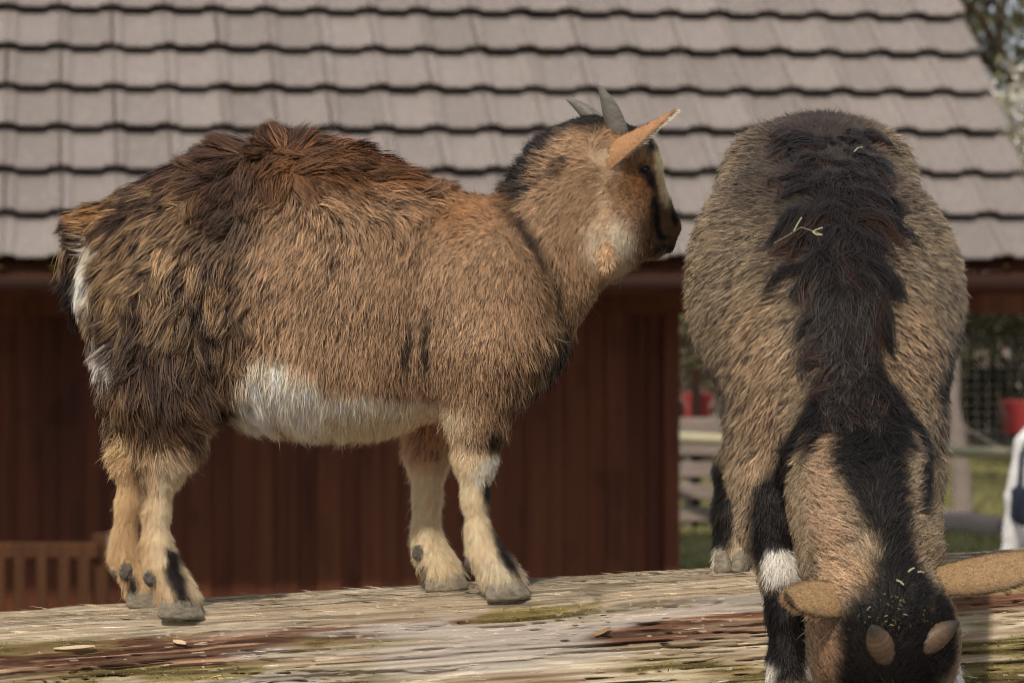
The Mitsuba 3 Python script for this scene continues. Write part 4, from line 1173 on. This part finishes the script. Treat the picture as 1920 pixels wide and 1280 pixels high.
# (toe, heel on the log; coronet)
def foot(toe, heel, top, dyy, half=0.0115):
    hoof(g1(*toe, dyy), g1(*heel, dyy), g1(*top, dyy), half, goat, LAT, settle)
FEET1 = [((376, 1153), (308, 1151), (338, 1130), -0.050), ((302, 1141), (250, 1138), (272, 1116), 0.044), ((986, 1119), (920, 1123), (948, 1098), -0.046), ((870, 1106), (806, 1110), (836, 1088), 0.044)]
for f in FEET1:
    foot(*f)
for (px, py, s) in ((284, 1082, 16), (236, 1070, 15), (785, 1036, 14), (880, 1054, 11), (216, 1072, 10)):
    c = B.hit(px, py)
    m = trimesh.creation.icosphere(3, 1.0)
    v = m.vertices * (1 + 0.8 * (meshkit.fbm(m.vertices * 2.5 + px, 3, 2)[:, None] - 0.5)) * np.array([s * 0.85, s * 0.5, s * 1.05]) * PX + c + np.array([0, -0.0012, 0])
    obj('dewclaw', trimesh.Trimesh(v, m.faces, process=False), 'mat_callus', goat, smooth=True)

# ------------------------------------------------------------------ second goat: facing us, head down over the edge of the log
goat2 = thing('goat', 'black and tan grizzled goat facing forward with its head lowered over the log', 'goat')
B = Body((0.10, 2.55, EYE - 0.47), (0.44, 3.48, EYE + 0.16), 0.0042)
g2 = at
def m2(px, depth):
    return px * depth / 6400
tilt = math.radians(26)
AX2 = np.array([[1, 0, 0], [0, math.cos(tilt), math.sin(tilt)], [0, -math.sin(tilt), math.cos(tilt)]])
B.ell(g2(1532, 375, 3.28), (0.086, 0.11, 0.072), 0.03)
B.ell(g2(1440, 330, 3.27), (0.036, 0.055, 0.040), 0.03)
B.ell(g2(1630, 325, 3.27), (0.036, 0.055, 0.040), 0.03)
B.ell(g2(1546, 530, 3.10), (0.121, 0.20, 0.104), 0.04, AX2)
B.ell(g2(1540, 600, 3.08), (0.096, 0.15, 0.104), 0.04)
B.ell(g2(1572, 720, 2.97), (0.088, 0.10, 0.115), 0.04)
# spine
B.cone(g2(1535, 300, 3.30), g2(1580, 600, 3.00), 0.030, 0.035, 0.05)
# shoulders
B.ell(g2(1468, 755, 2.95), (0.038, 0.06, 0.085), 0.025)
B.ell(g2(1668, 755, 2.95), (0.038, 0.06, 0.085), 0.025)
# neck
B.cone(g2(1590, 760, 2.93), g2(1632, 1040, 2.78), 0.066, 0.055, 0.025)
B.cone(g2(1585, 820, 2.96), g2(1640, 1080, 2.80), 0.060, 0.048, 0.025)
# head
B.ell(g2(1652, 1165, 2.73), (0.055, 0.055, 0.050), 0.02)
B.ell(g2(1660, 1225, 2.73), (0.052, 0.052, 0.050), 0.02)
B.ell(g2(1598, 1195, 2.74), (0.028, 0.035, 0.055), 0.02)
B.ell(g2(1724, 1215, 2.74), (0.026, 0.035, 0.042), 0.02)
B.cone(g2(1650, 1250, 2.725), g2(1648, 1400, 2.74), 0.046, 0.024, 0.02)
B.cone(g2(1648, 1400, 2.74), g2(1648, 1415, 2.745), 0.022, 0.020, 0.01)
# forelegs (our left, our right)
gz = low_c[2]
fl, fr = np.array([at(1487, 1300, 2.865)[0], 2.865, gz + 0.028]), np.array([at(1762, 1300, 2.86)[0], 2.86, gz + 0.030])
B.chain([g2(1448, 800, 2.95), g2(1436, 890, 2.93), g2(1440, 985, 2.905), g2(1464, 1075, 2.885), g2(1473, 1150, 2.88), g2(1480, 1240, 2.875), g2(1486, 1290, 2.87), fl], [0.038, 0.030, 0.023, 0.0155, 0.0135, 0.0150, 0.0165, 0.0165], 0.014)
B.chain([g2(1686, 800, 2.95), g2(1702, 890, 2.93), g2(1706, 985, 2.905), g2(1728, 1075, 2.89), g2(1738, 1150, 2.885), g2(1752, 1240, 2.875), g2(1760, 1290, 2.87), fr], [0.038, 0.029, 0.023, 0.0165, 0.0135, 0.0150, 0.0165, 0.0165], 0.014)
# hind legs
h1 = at(1369, 1052, 3.245)
B.chain([g2(1465, 640, 3.20), g2(1428, 790, 3.22), g2(1384, 880, 3.27), g2(1372, 960, 3.255), h1], [0.055, 0.030, 0.019, 0.0145, 0.0165], 0.016)
h2 = at(1640, 1036, 3.245)
B.chain([g2(1635, 640, 3.20), g2(1645, 790, 3.20), g2(1650, 880, 3.27), g2(1645, 960, 3.255), h2], [0.055, 0.034, 0.019, 0.0145, 0.0165], 0.016)
# tail
B.chain([g2(1535, 330, 3.36), g2(1535, 380, 3.385), g2(1535, 480, 3.39)], [0.016, 0.013, 0.006], 0.012)
skin2 = B.mesh()
B2 = B
def H(*pts):
    return [B2.hit(x, y) for x, y in pts]
MID2 = lambda y: np.interp(y, [2.7, 2.8, 2.95, 3.1, 3.4], [g2(1660, 0, 2.7)[0], g2(1650, 0, 2.8)[0], g2(1590, 0, 2.95)[0], g2(1560, 0, 3.1)[0], g2(1535, 0, 3.4)[0]])
TAN2, DARK2, BLK2 = srgb(152, 134, 109), srgb(58, 50, 46), srgb(20, 17, 17)
MARKS2 = [
    (H((1400, 600), (1440, 720), (1420, 860)), [0.030, 0.034, 0.02], srgb(176, 150, 120), 0.04, None),
    (H((1720, 600), (1715, 700)), 0.030, srgb(176, 150, 120), 0.04, None),
    (H((1425, 300), (1400, 380)), 0.022, srgb(104, 90, 74), 0.06, None), (H((1650, 300), (1690, 380)), 0.022, srgb(104, 90, 74), 0.06, None),
    # dark saddle and dorsal stripe
    ([g2(1535, 300, 3.37), g2(1535, 260, 3.30)], 0.062, srgb(50, 43, 40), 0.05, None),
    (H((1530, 245), (1540, 330), (1560, 450), (1580, 560)), [0.060, 0.060, 0.050, 0.030], srgb(56, 48, 44), 0.075, None),
    (H((1560, 400), (1580, 520), (1590, 640)), [0.022, 0.024, 0.020], BLK2, 0.03, None),
    (H((1590, 640), (1600, 720), (1610, 790)), [0.020, 0.034, 0.050], BLK2, 0.020, None),
    (H((1605, 760), (1635, 870), (1664, 972), (1685, 1045)), [0.046, 0.028, 0.018, 0.011], BLK2, 0.012, None),
    (H((1530, 770), (1480, 850), (1455, 930), (1462, 1020)), [0.010, 0.018, 0.021, 0.026], BLK2, 0.012, None),
    (H((1690, 770), (1735, 830), (1738, 900), (1725, 960)), [0.012, 0.016, 0.012, 0.008], BLK2, 0.014, None),
    (H((1560, 820), (1540, 900), (1560, 1000)), [0.004, 0.016, 0.022], srgb(168, 141, 114), 0.016, None),
    # legs
    (H((1318, 690), (1345, 760)), 0.018, BLK2, 0.022, None), (H((1790, 640), (1762, 730)), 0.014, BLK2, 0.022, None),
    ([g2(1374, 880, 3.27), g2(1372, 1000, 3.25)], 0.024, BLK2, 0.012, None),
    ([g2(1338, 1030, 3.235), g2(1340, 1065, 3.235)], 0.006, srgb(232, 222, 200), 0.010, None),
    ([g2(1390, 1010, 3.23), g2(1395, 1060, 3.235)], 0.010, srgb(224, 206, 168), 0.012, None),
    ([g2(1645, 880, 3.27), g2(1645, 1040, 3.25)], 0.030, BLK2, 0.012, None),
    ([g2(1464, 1065, 2.87), g2(1480, 1068, 2.87)], [0.0175, 0.0175], srgb(238, 232, 220), 0.007, None),
    ([g2(1472, 1160, 2.88), g2(1482, 1235, 2.88)], 0.034, BLK2, 0.012, None),
    ([g2(1448, 1262, 2.87), g2(1450, 1330, 2.87)], 0.010, srgb(238, 232, 220), 0.010, None),
    ([g2(1516, 1262, 2.87), g2(1518, 1330, 2.87)], 0.010, srgb(238, 232, 220), 0.010, None),
    ([g2(1732, 1100, 2.88), g2(1752, 1220, 2.87)], 0.030, BLK2, 0.012, None),
    ([g2(1762, 1275, 2.87), g2(1764, 1330, 2.87)], 0.024, srgb(238, 232, 220), 0.012, None),
    # head
    (H((1690, 1060), (1680, 1130), (1670, 1210), (1665, 1260)) + [g2(1650, 1400, 2.72)], [0.018, 0.036, 0.046, 0.046, 0.04], BLK2, 0.018, None),
    (H((1770, 1150), (1770, 1230)), 0.020, BLK2, 0.016, None),
    (H((1535, 1170), (1550, 1230)) + [g2(1560, 1300, 2.72)], [0.018, 0.016, 0.012], srgb(164, 132, 104), 0.018, None),
    (H((1600, 1090), (1570, 1060)), 0.016, srgb(180, 150, 118), 0.02, None),
]
def colour2(p):
    base = np.tile(TAN2, (len(p), 1)) * (0.9 + 0.2 * meshkit.fbm(p * 28, 3, 9))[:, None]
    return spots(p, p[:, 0], base, MARKS2, 31)
obj('body', skin2, 'mat_skin', goat2, smooth=True, color=colour2(np.array(skin2.vertices)) * 0.8)

r = np.random.default_rng(202)
w = np.where(skin2.vertex_normals[skin2.faces].mean(1)[:, 1] < 0.25, 1.0, 0.16) * np.where(skin2.triangles_center[:, 2] < EYE - 0.20, 1.4, 1.0)
N2 = 265000
p, fi = scatter(skin2, N2, r, w)
nrm = B2.normal(p)
dens = N2 / (skin2.area_faces * w).sum() * w[fi]
col = colour2(p)
off = p[:, 0] - MID2(p[:, 1])
z = p[:, 2]
sg = np.tanh(off / 0.02)
d = np.stack([0.35 * sg, 0.75 * np.ones(len(p)), -0.75 * np.clip(np.abs(off) / 0.05, 0.1, 1.2)], 1)    # trunk: back and down
sh = np.clip((3.02 - p[:, 1]) / 0.08, 0, 1)[:, None]
d = d * (1 - sh) + sh * np.stack([0.45 * sg, 0.25 * np.ones(len(p)), -0.9 * np.ones(len(p))], 1)
neck = (np.clip((EYE - 0.14 - z) / 0.04, 0, 1) * (p[:, 1] < 2.87) * (np.abs(off) < 0.075))[:, None]
d = d * (1 - neck) + neck * np.stack([0.55 * sg, 0.2 * np.ones(len(p)), 0.35 * np.ones(len(p))], 1)
head = np.clip((at(0, 1090, 2.74)[2] - z) / 0.02, 0, 1)[:, None] * ((p[:, 1] < 2.80) & (p[:, 0] > at(1516, 0, 2.74)[0]) & (p[:, 0] < at(1800, 0, 2.74)[0]))[:, None]
d = d * (1 - head) + head * np.stack([0.5 * sg, 0.1 * np.ones(len(p)), 0.5 * np.ones(len(p))], 1)
leg = ((np.abs(off) > 0.055) & (z < EYE - 0.17)) | (p[:, 1] > 3.12) & (z < EYE - 0.15)
leg = leg & (head[:, 0] < 0.1)
d[leg] = np.array([0, 0.15, -1.0])
d = d + 0.45 * (np.stack([meshkit.fbm(p * 36 + k * 50, 3, k + 4) for k in range(3)], 1) - 0.5) * 2
L = np.full(len(p), 0.0125)
L = np.where(p[:, 1] > 3.2, 0.016, L)
L = np.where(leg, 0.009, L)
L = np.where(head[:, 0] > 0.4, 0.0075, L)
L = np.where((np.abs(off) > 0.09), L * 1.15, L)
lift = np.where(leg, 0.18, 0.16) + 0.10 * (np.abs(off) > 0.1)
lum = col.mean(1)
trunk = (z > EYE - 0.17) & (p[:, 1] > 2.86)
dark_p = np.where(lum < 0.06, 0.0, np.where(trunk, 0.40, 0.12)) * np.where(lum > 0.45, 0.05, 1)
tip = np.where(lum > 0.45, 1.0, 1.25)
main2 = hairs(p, nrm, d, L, lift, r, dens, np.full(len(p), 0.0014), np.full(len(p), 0.28), np.where(leg | (head[:, 0] > .4), 0.00046, 0.00054), col, tip, dark_p, srgb(44, 37, 34), wave=0.22, jitter=0.2, fine=True, tuft=0.16)

# the long mane along the back: locks thrown to both sides
nl = 440
u = r.uniform(0, 1, nl)
ypx = 250 + u * 540
xpx = np.interp(ypx, [200, 420, 640, 720], [1535, 1575, 1590, 1600]) + r.normal(0, 1, nl) * np.interp(ypx, [230, 330, 480, 640, 720, 790], [66, 54, 34, 14, 18, 36])
ok_ = np.abs(xpx - np.interp(ypx, [200, 420, 640, 720], [1535, 1575, 1590, 1600])) < np.interp(ypx, [230, 330, 480], [70, 110, 90])
xpx, ypx = xpx[ok_], ypx[ok_]
nl = len(xpx)
lr = np.array([B2.hit(a, b) for a, b in zip(xpx, ypx)])
ln = B2.normal(lr)
ld = np.stack([np.where(xpx > np.interp(ypx, [200, 640], [1560, 1592]), 1, -1) * r.uniform(0.0, 0.75, nl) * np.interp(ypx, [400, 640], [1, 0.3]) + 0.25 * r.normal(size=nl), np.interp(ypx, [230, 330, 700], [0.2, -0.5, -0.7]) + 0.4 * r.normal(size=nl), np.full(nl, -0.55)], 1)
ld = unit(ld - (ld * ln).sum(1, keepdims=True) * ln)
LL = np.interp(ypx, [230, 400, 600, 700, 790], [0.034, 0.046, 0.048, 0.032, 0.018]) * r.uniform(0.6, 1.25, nl)
per = 58
lock = np.repeat(np.arange(nl), per)
n = len(lock)
t = np.array([0, 0.2, 0.4, 0.6, 0.8, 1.0])
ph, am = r.uniform(0, 6.28, nl), r.uniform(0.06, 0.22, nl)
sidev = unit(np.cross(ln, ld))
spine_pts = lr[:, None] + LL[:, None, None] * (t[None, :, None] * ld[:, None] + (0.42 * t - 0.40 * t ** 2)[None, :, None] * ln[:, None] + (am[:, None] * np.sin(ph[:, None] + 4.2 * t))[:, :, None] * sidev[:, None] + (-0.20 * t ** 2)[None, :, None] * np.array([0, 0, 1.0]))
spine_pts += 0
wid = np.array([1.0, 1.05, 0.95, 0.8, 0.55, 0.18])
offs = r.normal(0, 0.0042, (n, 1, 2)) * wid[None, :, None]
str_len = r.uniform(0.72, 1.05, n)
pts = spine_pts[lock]
pts = pts[:, :1] + (pts - pts[:, :1]) * str_len[:, None, None]
pts = pts + offs[..., :1] * sidev[lock][:, None] + 0.6 * np.abs(offs[..., 1:]) * ln[lock][:, None] + 0.0009 * r.normal(size=(n, 6, 3)) * t[None, :, None]
axx = unit(pts[:, -1] - pts[:, 0])
s1 = unit(np.cross(ln[lock], axx))
s2 = unit(np.cross(axx, s1))
ro = r.normal(0, 0.9, n)[:, None]
side_ = np.cos(ro) * s1 + np.sin(ro) * s2
wv = 0.00055 * r.uniform(0.7, 1.4, n)[:, None] * np.array([1, 1, 0.95, 0.85, 0.6])
a_ = pts[:, :5] - side_[:, None] * wv[..., None] / 2
b_ = pts[:, :5] + side_[:, None] * wv[..., None] / 2
v = np.concatenate([np.stack([a_, b_], 2).reshape(n, 10, 3), pts[:, 5:]], 1)
k = np.arange(n)[:, None] * 11
f = np.concatenate([k + q_ for q_ in ([0, 1, 3], [0, 3, 2], [2, 3, 5], [2, 5, 4], [4, 5, 7], [4, 7, 6], [6, 7, 9], [6, 9, 8], [8, 9, 10])])
tang = np.gradient(pts, axis=1)
tang = unit(tang)
hn = ln[lock][:, None] - 0.95 * (ln[lock][:, None] * tang).sum(-1, keepdims=True) * tang + 0.3 * np.sin(ro)[:, None] * s1[:, None]
hn = unit(hn)
hnv = np.concatenate([np.repeat(hn[:, :5], 2, 1), hn[:, 5:]], 1)
red = (r.uniform(size=nl) < 0.26)[lock] * r.uniform(0.1, 0.7, n)
c0 = np.tile(srgb(30, 25, 25), (n, 1)) * np.exp(0.2 * r.normal(size=(n, 1)))
c1_ = c0 * (1 - red[:, None]) + srgb(112, 70, 48) * red[:, None]
cc = c0[:, None] * (1 - t[None, :, None] ** 2) + c1_[:, None] * t[None, :, None] ** 2
ccv = np.concatenate([np.repeat(cc[:, :5], 2, 1), cc[:, 5:]], 1)
mane = (v.reshape(-1, 3), f, hnv.reshape(-1, 3), np.clip(ccv.reshape(-1, 3), 0.004, 0.8))
n = 1100
ps, fi = scatter(skin2, n, r)
stray = hairs(ps, B2.normal(ps), np.stack([0.3 * np.sign(ps[:, 0] - MID2(ps[:, 1])), 0.3 * np.ones(n), -0.8 * np.ones(n)], 1), np.full(n, 0.017), np.full(n, 0.8), r, np.full(n, 1.0), np.full(n, 0.002), np.zeros(n), np.full(n, 0.00035), colour2(ps), 1.2, 0.1, srgb(60, 45, 36), wave=0.5, jitter=0.4)
coat('fur', goat2, [main2, stray])
scene['mat_mane'] = {'type': 'twosided', 'bsdf': {'type': 'principled', 'base_color': VC, 'roughness': 0.48, 'specular': 0.24}}
scene[coat('mane', goat2, [mane])]['bsdf'] = {'type': 'ref', 'id': 'mat_mane'}

hb1, hb2 = B2.hit(1660, 1238), B2.hit(1722, 1228)
ht1, ht2 = at(1634, 1172, 2.662), at(1799, 1165, 2.690)
hb1, hb2 = B2.hit(1662, 1238), B2.hit(1730, 1226)
horn(hb1 - 0.009 * B2.normal(hb1[None])[0], ht1, 0.0108, np.array([0, 0, 0.001]), goat2, 'mat_horn_brown', blunt=2.6)
horn(hb2 - 0.011 * B2.normal(hb2[None])[0], ht2, 0.0105, np.array([0, 0, 0.001]), goat2, 'mat_horn_brown', blunt=2.6)
EAR2, EARIN = srgb(158, 130, 96), srgb(140, 112, 84)
eb1, eb2 = at(1612, 1110, 2.715), at(1752, 1082, 2.745)
ear(eb1, at(1474, 1116, 2.67) - eb1, np.array([-0.1, 0.75, -0.75]), 0.074, 0.046, goat2, EAR2, EARIN, r, 0.5, (0, 0, -0.003), n=9000, tip_dark=0.75, hair=0.0042, paddle=True)
ear(eb2, at(1960, 1048, 2.72) - eb2, np.array([0.1, 0.75, -0.75]), 0.090, 0.046, goat2, EAR2, EARIN, r, 0.55, (0, 0, -0.002), n=12000, tip_dark=0.75, hair=0.0042, paddle=True)
for sx, px in ((-1, 1560), (1, 1752)):
    c = at(px, 1300, 2.745)
    dd = B2.normal(c[None])[0]
    q0 = c - dd * (B2.value(c[None])[0] + 0.004)
    m = trimesh.creation.icosphere(3, 0.0075)
    obj('eye', trimesh.Trimesh(m.vertices + q0, m.faces, process=False), 'mat_eye', goat2, smooth=True)
LATX = np.array([1.0, 0, 0])
def zfoot(x, y, z, half=0.0105, deep=0.040, up=0.024):
    hoof((x, y - deep * 0.55, z), (x, y + deep * 0.45, z), (x, y + 0.002, z + up), half, goat2, LATX)
for q_ in (h1, h2):
    zfoot(q_[0], 3.235, settle(np.array([q_[0], 3.235])), 0.0088, 0.034, 0.015)
for q_ in (fl, fr):
    zfoot(q_[0], q_[1], gz + 0.05 * q_[0] - 0.002, 0.0115, 0.045)

# ------------------------------------------------------------------ hay on the second goat
scene['mat_hay'] = princ(srgb(196, 186, 146), 0.7, 0.3)
scene['mat_hay_green'] = princ(srgb(158, 160, 124), 0.7, 0.3)
def stalk(pts, rad, mat):
    P = [B2.hit(x, y) + B2.normal(B2.hit(x, y)[None])[0] * lift_ for x, y, lift_ in pts]
    return tube(np.array(P), rad, 6)
hay = thing('hay_stalk', 'forked pale hay stalk caught in the dark mane on the back of the second goat', 'hay')
obj('stem', stalk([(1466, 477, .014), (1495, 469, .018), (1513, 461, .020), (1538, 472, .021), (1546, 478, .022)], 0.0004, 'mat_hay'), 'mat_hay_green', hay, smooth=60)
obj('side_stem', stalk([(1501, 466, .019), (1507, 455, .020), (1513, 444, .020)], 0.0007, 'mat_hay'), 'mat_hay_green', hay, smooth=60)
obj('blade', stalk([(1532, 470, .020), (1536, 468, .021), (1547, 466, .022)], 0.0006, 'mat_hay'), 'mat_hay', hay, smooth=60)
obj('blade', stalk([(1532, 470, .020), (1538, 476, .021), (1547, 478, .022)], 0.0007, 'mat_hay'), 'mat_hay', hay, smooth=60)
tag(obj('hay_stalk', stalk([(1594, 320, .018), (1600, 314, .019), (1608, 313, .019)], 0.0005, 'mat_hay'), 'mat_hay', smooth=60), 'tiny pale hay bit high on the dark mane of the second goat', 'hay')
for j, (x, y, dx, dy_) in enumerate(((1703, 1079, 5, -3), (1719, 1083, 5, 1), (1684, 1100, 6, 4))):
    tag(obj('hay_crumb', stalk([(x - dx, y - dy_, .006), (x, y, .007), (x + dx, y + dy_, .006)], 0.0007, 'mat_hay'), 'mat_hay', smooth=60), ('pale hay crumb on the black poll of the second goat between its ears', 'pale hay crumb right of its twin on the black poll of the second goat', 'slanting pale hay crumb nearest the horns on the black poll')[j], 'hay')
# moss crumbs on the forehead
n = 90
cx, cy = r.normal(1668, 42, n), r.normal(1150, 26, n)
hp = np.array([B2.hit(a, b) for a, b in zip(cx, cy)])
hnn = B2.normal(hp)
mc = np.array([srgb(70, 70, 36), srgb(96, 92, 52), srgb(54, 54, 26), srgb(140, 134, 96)])[r.integers(4, size=n)]
v, f, nn, c = hairs(hp + hnn * 0.004, hnn, r.normal(size=(n, 3)), r.uniform(0.0015, 0.005, n), np.full(n, 0.3), r, np.full(n, 1.0), np.full(n, 0.002), np.zeros(n), np.full(n, 0.0007), mc, 1.1, 0.0, DKBR, wave=0.5)
scene['moss_crumbs'] = {'type': 'ply', 'filename': meshkit.write_ply((v, f), False, None, c, normals=nn), 'face_normals': False, 'bsdf': {'type': 'ref', 'id': 'mat_hair'}}
labels['moss_crumbs'] = {'label': 'green moss crumbs caught in the black forehead hair of the second goat', 'category': 'moss', 'kind': 'stuff'}

# ------------------------------------------------------------------ visitor in the yard, mostly beyond the picture's edge
D_ = 13.4
pc = np.array([at(1893, 900, D_)[0] + 0.27, D_, 0.0])
person = thing('person', 'person in a white jacket and dark trousers standing with the back turned', 'person')
def figure(build, lo, hi):
    b = Body(pc + lo, pc + hi, 0.014)
    build(b)
    return trimesh.smoothing.filter_taubin(b.mesh(), iterations=4)
def head_(b):
    b.ell(pc + [0, 0.0, 1.64], (0.075, 0.095, 0.115), 0.02)
    b.cone(pc + [0, 0.0, 1.40], pc + [0, 0.0, 1.58], 0.055, 0.05, 0.03)
    b.cone(pc + [0, 0.085, 1.61], pc + [0, 0.105, 1.60], 0.018, 0.014, 0.01)
    for s in (-1, 1):
        b.ell(pc + [0.078 * s, 0.0, 1.63], (0.014, 0.022, 0.032), 0.008)
        b.cone(pc + [0.275 * s, 0.03, 0.90], pc + [0.272 * s, 0.05, 0.80], 0.030, 0.034, 0.02, 0.6, lat=(1, 0, 0))
        for k in range(4):
            b.chain([pc + [0.272 * s, 0.025 + 0.019 * k, 0.795], pc + [0.268 * s, 0.03 + 0.019 * k, 0.755], pc + [0.262 * s, 0.032 + 0.018 * k, 0.725 + 0.006 * abs(k - 1.5)]], [0.010, 0.0095, 0.0085], 0.004)
        b.chain([pc + [0.262 * s, 0.075, 0.84], pc + [0.255 * s, 0.095, 0.81], pc + [0.252 * s, 0.10, 0.785]], [0.012, 0.011, 0.010], 0.006)
def jacket_(b):
    b.ell(pc + [0, 0, 1.22], (0.19, 0.125, 0.25), 0.05)
    b.ell(pc + [0, 0, 1.02], (0.175, 0.125, 0.13), 0.05)
    b.cone(pc + [-0.15, 0, 1.375], pc + [0.15, 0, 1.375], 0.075, 0.075, 0.05)
    b.cone(pc + [0, 0, 1.40], pc + [0, 0.005, 1.47], 0.085, 0.07, 0.03)
    for s in (-1, 1):
        b.chain([pc + [0.185 * s, 0, 1.355], pc + [0.228 * s, -0.01, 1.15], pc + [0.24 * s, 0.02, 1.02], pc + [0.262 * s, 0.035, 0.89]], [0.068, 0.056, 0.050, 0.042], 0.03)
def trousers_(b):
    b.ell(pc + [0, 0, 0.95], (0.165, 0.115, 0.12), 0.05)
    for s in (-1, 1):
        b.chain([pc + [0.085 * s, 0, 0.90], pc + [0.095 * s, 0.02, 0.50], pc + [0.10 * s, 0, 0.10]], [0.092, 0.068, 0.055], 0.03)
scene['mat_person_skin'] = princ(srgb(206, 160, 134), 0.6, 0.3)
scene['mat_white_cloth'] = princ((0.78, 0.79, 0.80), 0.85, 0.2)
scene['mat_navy'] = princ((0.022, 0.027, 0.045), 0.85, 0.2)
scene['mat_dark_hair'] = princ((0.03, 0.02, 0.014), 0.6, 0.3)
obj('body', figure(head_, np.array([-0.36, -0.2, 0.66]), np.array([0.36, 0.2, 1.80])), 'mat_person_skin', person, smooth=True)
jm = figure(jacket_, np.array([-0.40, -0.26, 0.80]), np.array([0.40, 0.26, 1.60]))
jv = np.array(jm.vertices)
jv += (meshkit.fbm(jv * [9, 9, 16], 3, 4)[:, None] - 0.5) * 0.022 * jm.vertex_normals
obj('jacket', trimesh.Trimesh(jv, jm.faces, process=False), 'mat_white_cloth', person, smooth=True)
obj('trousers', figure(trousers_, np.array([-0.30, -0.24, 0.02]), np.array([0.30, 0.24, 1.14])), 'mat_navy', person, smooth=True)
hm = trimesh.creation.icosphere(4, 1.0)
hv = hm.vertices * (1 + 0.06 * (meshkit.fbm(hm.vertices * 5, 3, 1)[:, None] - 0.5)) * [0.088, 0.108, 0.11] + pc + [0, -0.014, 1.675]
obj('hair', trimesh.Trimesh(hv, hm.faces, process=False), 'mat_dark_hair', person, smooth=True)
for s in (-1, 1):
    obj('shoe', hull_of([(pc + [0.10 * s, -0.07, 0.045], 0.042), (pc + [0.10 * s, 0.05, 0.05], 0.045), (pc + [0.105 * s, 0.17, 0.035], 0.034)], 0.015), 'mat_dark_wood', person, smooth=True)
bg = thing('shoulder_bag', 'dark navy shoulder bag hanging at the side of the person in white', 'bag')
obj('pouch', box((0.055, 0.22, 0.15), pc + [-0.245, -0.09, 1.13], None, 0.02), 'mat_navy', bg, smooth=40)
obj('strap', tube(pc + np.array([[-0.25, -0.12, 1.20], [-0.24, -0.10, 1.32], [-0.19, -0.075, 1.425], [-0.13, 0, 1.452], [-0.16, 0.07, 1.40], [-0.20, 0.10, 1.30]]), 0.010, 8), 'mat_navy', bg, smooth=50)
